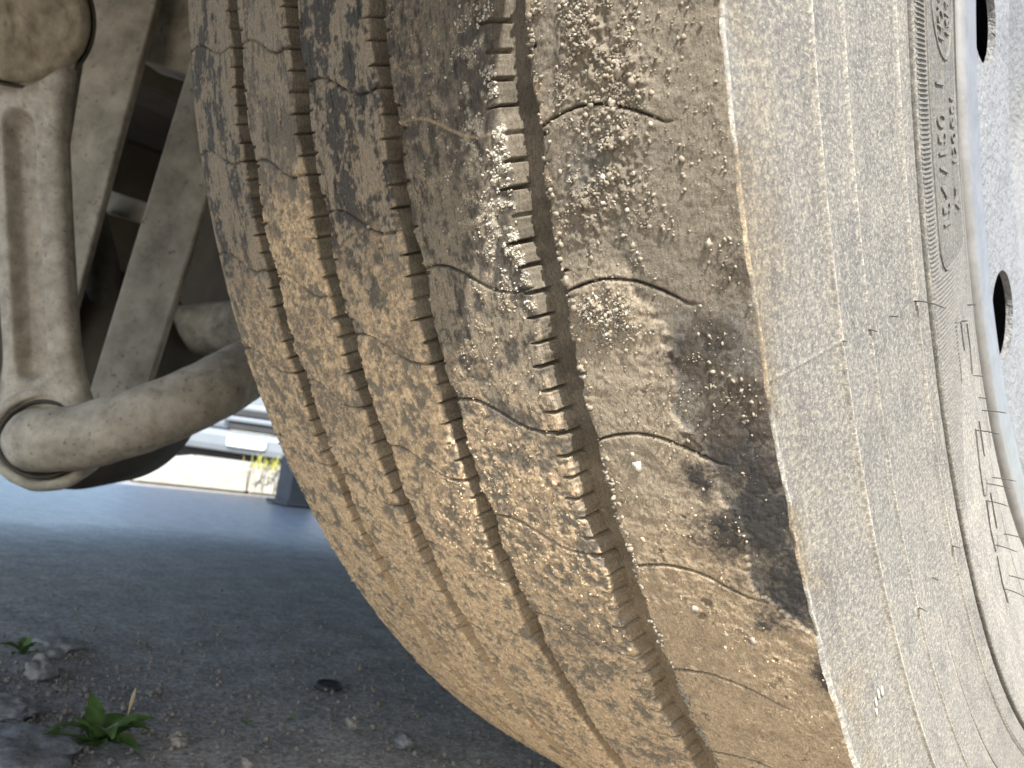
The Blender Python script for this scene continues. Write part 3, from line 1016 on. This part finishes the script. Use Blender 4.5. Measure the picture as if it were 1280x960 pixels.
def part(name, a, b, mat, colr, label=None):
    V = P[:, a:b + 1].reshape(-1, 3)
    o = from_np(name, V, grid_faces(NR, b - a + 1)[:, ::-1], mat, wheel)
    me = o.data
    at_ = me.attributes.new("Col", 'FLOAT_COLOR', 'POINT')
    at_.data.foreach_set('color', np.ascontiguousarray(colr, np.float32).ravel())
    a2 = me.attributes.new("suv", 'FLOAT_VECTOR', 'POINT')
    a2.data.foreach_set('vector', np.ascontiguousarray(SUV[:, a:b + 1], np.float32).ravel())
    if label: o['label'] = label
    return o


RIBLAB = ["innermost rib, dark streaked rubber above and dry mud below", "second rib caked in tan granular mud",
          "middle rib with streaky dark and tan patches", "fourth rib, brown grey with pale grit along its groove",
          "wide outer shoulder rib, smooth brown clay with a black stain"]
ribs = []
for i, (a, b) in enumerate(rib_rng):
    ribs.append(part("tread_rib", a, b, M['tread'], COLR[:, a:b + 1], RIBLAB[i]))
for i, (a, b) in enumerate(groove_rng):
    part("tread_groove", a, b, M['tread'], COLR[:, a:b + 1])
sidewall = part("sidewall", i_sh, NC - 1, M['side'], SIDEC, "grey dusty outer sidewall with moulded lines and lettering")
part("inner_sidewall", 0, i_in, M['side'], np.concatenate([np.ones((NR, i_in + 1, 3)), np.ones((NR, i_in + 1, 1))], -1))

# --- crumbs of mud lying on the ribs
_bm = bmesh.new(); bmesh.ops.create_icosphere(_bm, subdivisions=1, radius=1.0)
IV = np.array([v.co[:] for v in _bm.verts]); IF = np.array([[v.index for v in f.verts] for f in _bm.faces]); _bm.free()


def crumbs(name, pts, nor, sizes, mat, parent):
    n = len(pts)
    if n == 0: return
    V = np.repeat(IV[None], n, 0) * (1 + 1.0 * (rng.random((n, len(IV), 1)) - 0.5))
    sc = sizes[:, None] * (0.65 + 0.7 * rng.random((n, 3)))
    V = V * sc[:, None] + (pts + nor * sizes[:, None] * 0.08)[:, None]
    F = (IF[None] + (np.arange(n) * len(IV))[:, None, None]).reshape(-1, 3)
    o = from_np(name, V.reshape(-1, 3), F, mat, parent, False, 3)
    tag(o, kind='stuff')
    return o


rowv = np.where((TH > -14) & (TH < 37.5))[0]


def sample(prob, n):
    pr = prob[rowv].astype(np.float64)
    flat = pr.ravel(); c_ = np.cumsum(flat)
    if c_[-1] <= 0: return None
    k_ = np.searchsorted(c_, rng.random(n) * c_[-1])
    rr, cc = np.unravel_index(np.clip(k_, 0, flat.size - 1), pr.shape)
    return rowv[rr], cc


def place(prob, n, s0, s1, name, mat, parent):
    got = sample(prob, n)
    if got is None: return
    r_, c_ = got
    pts = P[r_, c_ + i_in] + rng.normal(0, 0.0002, (len(r_), 3))
    tt = TH[r_] * DRAD
    nor = np.stack([np.zeros(len(r_)), -np.cos(tt), -np.sin(tt)], -1)
    sz = s0 * (s1 / s0) ** (rng.random(len(r_)) ** 2.4)
    crumbs(name, pts, nor, sz, mat, parent)


colw = np.gradient(Cx)[sl]
for i in range(4):
    pr = mudamt * (rid == i)[None] * sst(0.45, 0.62, n_grb) * colw[None]
    place(pr, [1500, 2000, 1800, 1100][i], 0.0002, 0.00065, "mud_crumbs", M['crumb'], ribs[i])
pr = (1 - mudamt) * (rid == 3)[None] * sst(0.5, 0.62, n_grb) * colw[None]
place(pr, 1500, 0.0002, 0.0006, "mud_crumbs", M['crumb_grey'], ribs[3])
# pale grit on the fourth rib, at the groove
ph_ = np.exp(-np.maximum(0.081 - Xt, 0) / 0.006) * sst(-8, -5, Tt) * (1 - sst(1, 3.5, Tt)) * (rid == 3)[None] * sst(0.42, 0.6, n_grb)
place(ph_ * colw[None], 1500, 0.00015, 0.00055, "pale_grit", M['crumb_white'], ribs[3])
# shoulder rib
s = np.zeros_like(Tt)
for cx_, ct, sx, st_, am in [(0.112, -4.3, 0.009, 1.2, 1.0), (0.119, -3.6, 0.006, 0.8, 1.2), (0.115, -1.4, 0.006, 1.3, 1.0), (0.105, -0.1, 0.006, 0.9, 0.7),
                             (0.1, 2.9, 0.005, 0.5, 1.0), (0.108, 3.5, 0.006, 0.8, 1.0), (0.103, -5.8, 0.006, 1.0, 0.6), (0.12, 0.8, 0.006, 1.0, 0.5)]:
    s = np.maximum(s, am * np.exp(-((Xt - cx_) / sx) ** 2 - ((Tt - ct) / st_) ** 2))
s4 = (rid == 4)[None]
place(s * s4 * sst(0.40, 0.58, n_med) * colw[None], 2400, 0.0002, 0.00075, "clay_crumbs", M['crumb_grey'], ribs[4])
place(s * s4 * sst(0.48, 0.62, n_med) * colw[None], 420, 0.0002, 0.0007, "pale_grit", M['crumb_white'], ribs[4])
place(s4 * (0.15 + sst(0.5, 0.7, n_big)) * colw[None] * (1 - sst(7, 12, Tt)), 1500, 0.00016, 0.00065, "clay_crumbs", M['crumb_grey'], ribs[4])
place(s4 * mudamt * sst(5, 12, Tt) * sst(0.5, 0.65, n_med) * colw[None], 380, 0.0002, 0.0006, "mud_crumbs", M['crumb'], ribs[4])
edge_l = np.exp(-np.abs(Xt - 0.0935) / 0.0011) * s4 * sst(0.4, 0.6, n_grb)
place(edge_l * colw[None], 900, 0.0003, 0.0011, "mud_crumbs", M['crumb_grey'], ribs[4])


def surf(x, t, h=0.0):
    r_ = r_tread(x) + h
    return Vector((x, -r_ * math.cos(t * DRAD), -r_ * math.sin(t * DRAD)))


def blob(name, x, t, size, mat, parent, flat=0.7, seed=0):
    bm = bmesh.new(); bmesh.ops.create_icosphere(bm, subdivisions=2, radius=1.0)
    c = surf(x, t, size * flat * 0.35)
    nr = Vector((0, -math.cos(t * DRAD), -math.sin(t * DRAD)))
    sq = nr.to_track_quat('Z', 'X').to_matrix()
    for v in bm.verts:
        v.co *= 1 + 0.6 * mnoise.fractal(v.co * 1.5 + Vector((seed * 3.1, seed, 0)), 1, 2, 3)
        v.co = c + sq @ Vector((v.co.x * size, v.co.y * size * 0.8, v.co.z * size * flat))
    return from_bm(name, bm, mat, parent, True)


for j, (x, t, s_, mt, rb) in enumerate([(0.105, 8.4, 0.0018, 'crumb_white', 4), (0.1045, 8.0, 0.0011, 'crumb_white', 4), (0.1195, -3.7, 0.0017, 'crumb_grey', 4),
                                       (0.1165, -2.9, 0.0013, 'crumb_grey', 4), (0.123, -3.3, 0.0018, 'crumb_grey', 4),
                                       (0.1135, -0.9, 0.0013, 'crumb_grey', 4), (0.1375, 1.45, 0.0012, 'crumb_grey', 4), (0.117, 1.2, 0.0009, 'crumb_grey', 4),
                                       (0.111, 14.2, 0.0017, 'stone', 4), (0.127, 15.3, 0.0016, 'stone', 4), (0.0945, 2.0, 0.0016, 'crumb_grey', 4),
                                       (0.119, 15.2, 0.0012, 'crumb', 4), (0.1, 11.4, 0.0012, 'crumb', 4),
                                       (0.072, 9.4, 0.0012, 'crumb', 3), (0.076, 19.3, 0.0014, 'crumb', 3), (0.03, 8.0, 0.0011, 'crumb', 2)]):
    blob("pebble" if mt in ('stone',) else "mud_clod", x, t, s_, M[mt], ribs[rb], 0.75, j)

# --- raised lettering, serrations, vent hairs on the sidewall
def side_pt(r, t, h=0.0):
    return Vector((side_x(r) + feature(r) + h, -r * math.cos(t * DRAD), -r * math.sin(t * DRAD)))


def letter(ch, r0, t0, size, xs=1.0, bold=0.0):
    cu = bpy.data.curves.new("letter", 'FONT')
    cu.body = ch; cu.size = size / 0.70; cu.extrude = 0.00038; cu.offset = bold; cu.resolution_u = 3
    cu.align_x = 'CENTER'; cu.fill_mode = 'BOTH'
    tmp = bpy.data.objects.new("tmp", cu); COL.objects.link(tmp)
    bpy.context.view_layer.update()
    me = bpy.data.meshes.new_from_object(tmp.evaluated_get(bpy.context.evaluated_depsgraph_get()))
    bpy.data.objects.remove(tmp); bpy.data.curves.remove(cu)
    for v in me.vertices:
        x, y, z = v.co
        y -= size * 0.5
        r = r0 + y
        v.co = side_pt(r, t0 - math.degrees(x * xs / r0), z + 0.00026)
    me.name = "raised_letter"
    return link("raised_letter", me, M['letter'], sidewall, False)


for ch, t in zip("154/150", (3.68, 2.87, 2.04, 1.06, 0.22, -0.56, -1.36)):
    letter(ch, 0.3815, t, 0.0092, 0.86, 0.0001)
letter("L", 0.3812, -3.32, 0.0092, 0.86, 0.0001)
for ch, t in zip("AT120PSI", (3.05, 2.22, 0.76, 0.14, -0.50, -1.28, -1.98, -2.5)):
    letter(ch, 0.3638, t, 0.0078, 0.80, 0.00005)
for ch, t in zip("HOM", (-5.55, -6.25, -6.95)):
    letter(ch, 0.3775, t, 0.0066, 0.8)
for ch, t in zip("ISM", (-5.75, -6.3, -6.95)):
    letter(ch, 0.3675, t, 0.006, 0.8)


def ribbon(pts, w, h, name, mat, parent, closed=False):
    """raised moulded line through (r, theta) points on the sidewall"""
    Q = [Vector((r, t * DRAD * 0.375)) for r, t in pts]
    bm = bmesh.new(); rows = []
    n = len(Q)
    for i, q in enumerate(Q):
        a = Q[i - 1] if (i or closed) else q
        b = Q[(i + 1) % n] if (i < n - 1 or closed) else q
        d = (b - a).normalized(); nn = Vector((-d.y, d.x)) * w / 2
        vs = []
        for o, hh in ((nn * 1.25, -0.0004), (nn * 0.8, h), (-nn * 0.8, h), (-nn * 1.25, -0.0004)):
            p = q + o
            vs.append(bm.verts.new(side_pt(p.x, p.y / 0.375 / DRAD, hh)))
        rows.append(vs)
    for i in range(n if closed else n - 1):
        a, b = rows[i], rows[(i + 1) % n]
        for k_ in range(3): bm.faces.new((a[k_], a[k_ + 1], b[k_ + 1], b[k_]))
    bmesh.ops.recalc_face_normals(bm, faces=bm.faces)
    return from_bm(name, bm, mat, parent, False)


# oval emblem
ribbon([(0.3725 + 0.0150 * math.sin(a), -7.6 + 3.2 * math.cos(a)) for a in [2 * math.pi * i / 48 for i in range(48)]], 0.0009, 0.0005,
       "emblem_outline", M['letter'], sidewall, True)
# outline of the lettering panel
pan = [(0.3925, -14)] + [(0.3925, -14 + i * 0.5) for i in range(1, 38)] + [(0.3920, 5.0), (0.3905, 5.5), (0.3880, 5.85), (0.3850, 5.95), (0.3700, 5.85), (0.3560, 5.7), (0.3520, 5.4)]
ribbon(pan, 0.0007, 0.0005, "panel_edge", M['letter'], sidewall)


def bars_mesh(name, items, w, h, mat):
    bm = bmesh.new()
    for r0, r1, t in items:
        n = 4
        rows = []
        for i in range(n + 1):
            r = r0 + (r1 - r0) * i / n
            e = 0.0 if 0 < i < n else -0.0004
            dt = math.degrees(w / 2 / r)
            rows.append([bm.verts.new(side_pt(r, t - dt * 1.2, -0.0004)), bm.verts.new(side_pt(r, t - dt * 0.6, h + e)),
                         bm.verts.new(side_pt(r, t + dt * 0.6, h + e)), bm.verts.new(side_pt(r, t + dt * 1.2, -0.0004))])
        for a, b in zip(rows, rows[1:]):
            for k_ in range(3): bm.faces.new((a[k_], a[k_ + 1], b[k_ + 1], b[k_]))
    bmesh.ops.recalc_face_normals(bm, faces=bm.faces)
    o = from_bm(name, bm, mat, sidewall, False)
    tag(o, kind='stuff')
    return o


it = []
t = -14.0
while t < 21:
    if t < 5.9: it.append((0.3938, 0.4028, t))
    else:
        lo_ = 0.3735 if t < 9 else 0.3735 + 0.0028 * (t - 9)
        if lo_ < 0.4: it.append((max(lo_, 0.3735), 0.4028, t))
    t += 0.213
bars_mesh("serration", it, 0.00075, 0.00055, M['letter'])
bars_mesh("bead_rope", [(0.3415, 0.3480, -14 + 0.14 * i) for i in range(250)], 0.0004, 0.0004, M['letter'])

# outlines of the big letters lower down
for pts in ([(0.383, 8.9), (0.3835, 10.5), (0.384, 12.3)], [(0.3765, 9.2), (0.3758, 10.2), (0.3752, 11.0)], [(0.383, 8.9), (0.3765, 9.2)],
            [(0.366, 10.0), (0.365, 11.5), (0.367, 13.1)],
            [(0.374, 16.2), (0.3765, 18.5), (0.3775, 20.6), (0.3735, 21.2), (0.369, 20.6)], [(0.366, 16.5), (0.3665, 19.0)],
            [(0.3755, 21.4), (0.3775, 23.5), (0.377, 25.6), (0.3735, 26), (0.369, 25.5)], [(0.367, 22), (0.368, 25)],
            [(0.3765, 26.2), (0.378, 28.5), (0.3775, 31)]):
    ribbon(pts, 0.0006, 0.0005, "letter_outline", M['letter'], sidewall)


def hair(r, t, L, bend=0.0, rad=0.00024):
    p = side_pt(r, t, -0.0003)
    path = []
    for i in range(7):
        f_ = i / 6
        path.append(p + Vector((L * f_, 0, 0)) + Vector((0, 0.25 * L * bend * f_ * f_, -L * bend * f_ * f_)))
    bm = tube(path, [rad] * 6 + [rad * 0.6], 8)
    from_bm("vent_hair", bm, M['hair'], sidewall, True)


for r, t, L, b in [(0.4149, 6.23, 0.0105, 0.35), (0.4326, 6.12, 0.0034, 0.1), (0.4478, 6.01, 0.0028, 0.3), (0.4675, 5.6, 0.002, 0.2),
                   (0.3584, 9.28, 0.0038, 0.0), (0.3765, 9.2, 0.0034, 0), (0.3637, 13.5, 0.0042, 0.1), (0.3598, 15.4, 0.004, 0.1), (0.3549, 16.85, 0.0105, 0.1),
                   (0.3738, 16.3, 0.0098, 0.15), (0.3558, 22.3, 0.0105, 0.1), (0.3702, 20.75, 0.0100, 0.15), (0.3755, 21.4, 0.0095, 0.2),
                   (0.3564, 27.8, 0.0105, 0.15), (0.3765, 25.1, 0.0100, 0.25), (0.377, 29.5, 0.011, 0.4), (0.366, 30.5, 0.01, 0.2),
                   (0.4325, 19.3, 0.003, 0.3), (0.4475, 19.2, 0.003, 0.4), (0.4145, 19.5, 0.003, 0.2)]:
    hair(r, t, L * 0.82, b)
# rubbed pale mark near the bottom of the shoulder band
for (r, t) in [(0.4835, 19.9), (0.4815, 19.75), (0.4795, 19.85), (0.4845, 20.3)]:
    p = side_pt(r, t, 0.0002)
    bm = bmesh.new(); bmesh.ops.create_icosphere(bm, subdivisions=1, radius=1)
    for v in bm.verts:
        v.co = p + Vector((v.co.x * 0.0005, v.co.y * 0.0007, v.co.z * 0.0022)) * (1 + 0.3 * mnoise.noise(v.co * 2 + p * 300))
    from_bm("scuff_mark", bm, M['crumb_white'], sidewall, True)

# --- rim
def rim():
    prof = [(0.300, 0.118), (0.3095, 0.135), (0.3120, 0.1440), (0.3122, 0.1480), (0.3105, 0.1502), (0.3080, 0.1506), (0.2950, 0.1500), (0.2900, 0.1500),
            (0.2880, 0.1494), (0.2868, 0.1478), (0.2862, 0.1455), (0.2850, 0.138), (0.2800, 0.125), (0.270, 0.10), (0.268, -0.06), (0.29, -0.12)]
    bm = lathe(prof, (0, 0, 0), (1, 0, 0), 360)
    ri = from_bm("rim", bm, M['lip'], wheel, True)
    # disc with hand holes, built as sectors
    bm = bmesh.new()
    nh = 11
    hr, hc = 0.0222, 0.2497
    phase = 20.0
    XD = 0.1440

    def disc_x(r):
        return XD + (0.0 if r > 0.2 else -(0.2 - r) * 0.25) - 0.004 * max(0, (r - 0.272) / 0.012) ** 2

    def v(r, t, dx=0.0):
        return bm.verts.new((disc_x(r) + dx, -r * math.cos(t), -r * math.sin(t)))
    K = 32
    half = math.pi / nh
    for h in range(nh):
        tc = math.radians(phase + 360 / nh * h)
        inner, mid, outer, back = [], [], [], []
        for k_ in range(K):
            a = 2 * math.pi * k_ / K
            y, x = math.sin(a), math.cos(a)

            def rt(rad_):
                px_, py_ = hc + rad_ * x, rad_ * y
                return math.hypot(px_, py_), tc + math.atan2(py_, px_)
            inner.append(v(*rt(hr)))
            mid.append(v(*rt(hr + 0.003), 0.0012 if False else 0))
            back.append(v(*rt(hr), -0.0032))
            # outer boundary: sector patch r in [.2,.284], t in +-half
            sx = 0.0345; # radial half size
            q = max(abs(x) / 1.0, abs(y) / 1.0)
            ex, ey = x / q, y / q
            ro = (0.284 - hc) * ex + hc if ex > 0 else (hc - 0.195) * ex + hc
            outer.append(v(ro, tc + ey * half))
        for k_ in range(K):
            k2 = (k_ + 1) % K
            bm.faces.new((inner[k_], inner[k2], mid[k2], mid[k_]))
            bm.faces.new((mid[k_], mid[k2], outer[k2], outer[k_]))
            bm.faces.new((back[k_], back[k2], inner[k2], inner[k_]))
    n = 80
    rr_ = [0.195, 0.17, 0.14, 0.1, 0.05, 0.004]
    rings = [[v(r, 2 * math.pi * i / n) for i in range(n)] for r in rr_]
    for a, b in zip(rings, rings[1:]):
        for i in range(n): bm.faces.new((a[i], a[(i + 1) % n], b[(i + 1) % n], b[i]))
    bm.faces.new(rings[-1])
    bmesh.ops.remove_doubles(bm, verts=bm.verts, dist=0.00005)
    bmesh.ops.recalc_face_normals(bm, faces=bm.faces)
    o = from_bm("wheel_disc", bm, M['rim'], wheel, False)
    o['label'] = "bright silver pebbled wheel disc with round hand holes"
    bm = lathe([(0.262, -0.08), (0.264, 0.09), (0.2795, 0.1215), (0.2785, 0.1225), (0.25, 0.092), (0.12, 0.09), (0.0, 0.09)], (0, 0, 0), (1, 0, 0), 64)  # drum flared over the barrel in near-black to paint the hand holes' shade
    from_bm("drum_shade_liner", bm, M['dark'], wheel, True)


rim()

# ------------------------------------------------------------------ kerb, post, vehicle beyond
def kerb():
    root = empty("kerb", (-2.6, 0.82, 0))
    tag(root, "sunlit pale concrete kerb across the road with ramped end", "kerb")
    a = at(166, 604, 2.80); a.z = 0
    d = Vector((0.18, 1.0, 0)).normalized()
    nrm = Vector((-d.y, d.x, 0))
    x = 0.0
    lens = [0.42] + [0.98] * 5
    for j, L in enumerate(lens):
        bm = bmesh.new()
        p = a + d * x
        h0 = 0.012 if j == 0 else 0.105
        h1 = 0.105
        L2 = L - 0.006
        vs = []
        for (s_, w, h) in ((0, 0, 0), (L2, 0, 0), (L2, 0, h1), (0, 0, h0), (0, 0.9, 0), (L2, 0.9, 0), (L2, 0.9, h1), (0, 0.9, h0)):
            vs.append(bm.verts.new(p + d * s_ + nrm * w + Vector((0, 0, h)) - root.location))
        for f in ((0, 1, 2, 3), (5, 4, 7, 6), (3, 2, 6, 7), (0, 3, 7, 4), (1, 5, 6, 2), (0, 4, 5, 1)):
            bm.faces.new([vs[q_] for q_ in f])
        bmesh.ops.recalc_face_normals(bm, faces=bm.faces)
        bmesh.ops.bevel(bm, geom=bm.edges[:], offset=0.008, segments=2, affect='EDGES')
        from_bm("kerb_stone", bm, M['kerb'], root)
        x += L
    return a, d, nrm


ka, kd_, kn = kerb()
p = at(372, 600, 2.75); p.z = 0
bm = bmesh.new()
box(bm, Vector((0, 0, 0.085)), (0.10, 0.10, 0.17), None, 0.006)
box(bm, Vector((0, 0, 0.008)), (0.14, 0.14, 0.014), None, 0.003)
po = from_bm("short_post", bm, M['post']); po.location = p
tag(po, "dark grey square post standing by the kerb next to tyre", "post")

# yellow grass growing behind the kerb
def grass_tuft(name, c, n, hgt, mat, label, spread=0.04):
    bm = bmesh.new()
    for i in range(n):
        b = Vector((random.gauss(0, spread), random.gauss(0, spread), 0))
        lean = Vector((random.gauss(0, 0.4), random.gauss(0, 0.4), 1)).normalized()
        h = hgt * random.uniform(0.5, 1)
        sd = Vector((random.gauss(0, 1), random.gauss(0, 1), 0)).normalized() * h * 0.05
        a = [bm.verts.new(b - sd), bm.verts.new(b + sd), bm.verts.new(b + lean * h * 0.6 + sd * 0.7), bm.verts.new(b + lean * h * 0.6 - sd * 0.7),
             bm.verts.new(b + lean * h + Vector((lean.x, lean.y, -0.2)) * h * 0.2)]
        bm.faces.new(a[:4]); bm.faces.new((a[3], a[2], a[4]))
    o = from_bm(name, bm, mat); o.location = c
    tag(o, label, "grass", None, "stuff")
    return o


g = at(335, 588, 3.02)
grass_tuft("grass_tuft", (g.x, g.y, 0.104), 60, 0.075, M['grass_y'], "bright yellow green grass tuft on the kerb below the vehicle", 0.05)


def vehicle():
    """front of the silver vehicle parked beyond the kerb"""
    c = at(318, 566, 5.2); c.z = 0
    root = empty("parked_vehicle", c, (0, 0, math.radians(41)))
    tag(root, "silver vehicle parked beyond the kerb showing its slatted nose", "vehicle")
    # local: x right, -y towards camera
    def b(name, c_, s_, mat, bev=0.02, parent=root, rot=None):
        bm = bmesh.new(); box(bm, Vector(c_), s_, rot, bev)
        return from_bm(name, bm, mat, parent, False)
    body = b("body", (0, 2.1, 0.62), (1.75, 4.1, 0.62), M['car'], 0.12)
    b("cabin", (0, 2.5, 1.16), (1.5, 2.3, 0.52), M['glass'], 0.14)
    bp = b("bumper", (0, 0.0, 0.195), (1.72, 0.2, 0.15), M['car'], 0.045)
    b("under_gap_shade", (0, 0.25, 0.07), (1.6, 0.3, 0.09), M['car_dark'], 0.01)  # dark box standing in for the shaded gap under the bumper
    b("licence_plate", (-0.02, -0.112, 0.205), (0.27, 0.02, 0.085), M['car_white'], 0.02, bp)
    b("nose_panel", (0, 0.06, 0.37), (1.6, 0.16, 0.19), M['car'], 0.03)
    for z in (0.30, 0.395):
        b("grille_slot", (-0.02, -0.03, z), (0.36, 0.03, 0.05), M['car_dark'], 0.01)
    b("grille_bar", (-0.02, -0.045, 0.348), (0.42, 0.05, 0.035), M['car'], 0.012)
    for sx in (-1, 1):
        b("headlight", (sx * 0.62, 0.05, 0.56), (0.34, 0.12, 0.16), M['car_white'], 0.03)
        for y in (0.85, 3.3):
            w = from_bm("wheel", lathe([(0, -0.1), (0.2, -0.1), (0.22, -0.09), (0.31, -0.09), (0.32, -0.07), (0.32, 0.07), (0.31, 0.09), (0, 0.1)],
                                       (sx * 0.76, y, 0.32), (1, 0, 0), 32), M['car_dark'], root, True)
    return root


vehicle()

# ------------------------------------------------------------------ small things on the ground, lower left
def rock(px, py, d, size, label, seed, mat=M['rock']):
    p = at(px, py, d); p.z = 0
    bm = bmesh.new(); bmesh.ops.create_icosphere(bm, subdivisions=4, radius=1.0)
    for v in bm.verts:
        q_ = v.co.copy()
        n1_ = mnoise.cell(q_ * 1.3 + Vector((seed, 0, 0))) * 0.22
        v.co *= 0.85 + 0.35 * mnoise.fractal(q_ * 1.2 + Vector((seed, seed * 2, 0)), 1, 2, 4) + 0.3 * n1_
        v.co.x *= size[0]; v.co.y *= size[1]; v.co.z = max(v.co.z * size[2] + size[2] * 0.45, -0.002)
    o = from_bm("rock", bm, mat, None, True); o.location = p
    tag(o, label, "rock", None)
    return o


def gpt(px, py):
    d = CAM_F + CAM_R * ((px - 640) / FPX) + CAM_U * ((480 - py) / FPX)
    return CAM_P + d * (-CAM_P.z / d.z), -CAM_P.z / d.z


def rockg(px, py, size, label, seed, mat=M['rock']):
    _, t_ = gpt(px, py)
    return rock(px, py, t_, size, label, seed, mat)


rockg(20, 948, (0.044, 0.034, 0.008), "largest grey broken slab in the bottom left corner", 1)
rockg(12, 892, (0.02, 0.017, 0.008), "rough grey rock above the corner slab at left edge", 5)
rockg(50, 846, (0.014, 0.012, 0.011), "pale grey lump right of the small leafy sprout", 9)
rockg(70, 812, (0.026, 0.022, 0.007), "flat dark lump of broken asphalt behind the leafy sprout", 14)
rockg(440, 908, (0.006, 0.005, 0.005), "small pale stone lying left of the tyre's lower edge", 21, M['stone'])
rockg(505, 932, (0.008, 0.007, 0.006), "pale rounded stone nearest the bottom of the tyre", 25, M['rock'])
rockg(310, 958, (0.005, 0.004, 0.004), "small pale stone at the bottom edge of the picture", 31, M['stone'])
rockg(222, 930, (0.007, 0.006, 0.005), "dull brown stone right of the leafy weed", 33, M['stone'])


def weed(px, py, size, n, label):
    p, _ = gpt(px, py)
    root = empty("weed_plant", (p.x, p.y, 0))
    tag(root, label, "weed")
    for i in range(n):
        az = 2 * math.pi * i / n * 1.9 + random.uniform(-0.3, 0.3)
        L = size * random.uniform(0.4, 1.05); w = L * random.uniform(0.13, 0.24)
        el = random.uniform(0.45, 1.4); bend = random.uniform(0.02, 0.3); twist = random.uniform(-0.12, 0.12)
        bm = bmesh.new()
        rows = []
        d = Vector((math.cos(az), math.sin(az), 0)); sd = Vector((-math.sin(az), math.cos(az), 0))
        pos = Vector((0, 0, 0.002)); e = el
        for k_ in range(8):
            f = k_ / 7
            ww = w * math.sin(math.pi * min(0.98, 0.08 + f * 0.92)) ** 0.8
            up = Vector((0, 0, 1))
            rows.append([bm.verts.new(pos - sd * ww + up * ww * random.uniform(0.2, 0.6)), bm.verts.new(pos), bm.verts.new(pos + sd * ww + up * ww * 0.45)])
            pos = pos + (d * math.cos(e) + up * math.sin(e)) * L / 7
            e -= bend; az2 = twist * k_; d = Vector((math.cos(az + az2), math.sin(az + az2), 0)); sd = Vector((-d.y, d.x, 0))
        for a, b in zip(rows, rows[1:]):
            for q_ in range(2): bm.faces.new((a[q_], a[q_ + 1], b[q_ + 1], b[q_]))
        from_bm("leaf", bm, M['leaf'], root, True)
    return root


weed(118, 938, 0.036, 22, "larger leafy green weed growing at the bottom left")
weed(28, 822, 0.022, 9, "small green leafy sprout by the rocks at left edge")
weed(362, 905, 0.008, 6, "tiny green sprout on the right of two beside the grit")
weed(305, 908, 0.007, 5, "tiny faint green sprout on the left of two in the grit")
p, _ = gpt(150, 925)
bm = tube([Vector((0.001 * i * 0.3, 0.0004 * i, 0.0045 * i)) for i in range(8)], [0.0006] * 5 + [0.0013, 0.0013, 0.0005], 8)
o = from_bm("dry_stalk", bm, M['stalk'], None, True); o.location = (p.x, p.y, 0)
tag(o, "thin dry brown stalk standing beside the larger weed", "stalk")
p, _ = gpt(410, 859)
bm = lathe([(0, 0.003), (0.004, 0.003), (0.0065, 0.0022), (0.009, 0.004), (0.0115, 0.0035), (0.0125, 0.0), (0, 0.0)], (0, 0, 0), (0, 0, 1), 32)
o = from_bm("bottle_cap", bm, M['car_dark'], None, True); o.location = (p.x, p.y, 0)
tag(o, "small dark round cap lying flat on the asphalt", "cap")

# loose grit
def gravel():
    n = 9000
    pts = np.stack([rng.uniform(-0.75, 0.15, n), rng.uniform(-0.56, 0.12, n), np.zeros(n)], -1)
    k_ = rng.random(n) < np.clip(1.1 - np.hypot(pts[:, 0] + 0.12, pts[:, 1] + 0.3) * 1.9, 0.06, 1)
    pts = pts[k_]
    extra = np.stack([rng.normal(-0.36, 0.07, 1500), rng.normal(-0.42, 0.06, 1500), np.zeros(1500)], -1)
    pts = np.concatenate([pts, extra]); n = len(pts)
    sz = 0.0005 * (5.0) ** (rng.random(n) ** 2.6)
    V = np.repeat(IV[None], n, 0) * (1 + 0.5 * (rng.random((n, len(IV), 1)) - 0.5))
    V = V * (sz[:, None] * (0.7 + 0.6 * rng.random((n, 3))))[:, None] + (pts + np.array([0, 0, 1]) * sz[:, None] * 0.4)[:, None]
    F = (IF[None] + (np.arange(n) * len(IV))[:, None, None]).reshape(-1, 3)
    o = from_np("gravel", V.reshape(-1, 3), F, M['grit'], None, False, 3)
    tag(o, "fine loose brown gravel scattered on the asphalt", "gravel", kind='stuff')


gravel()
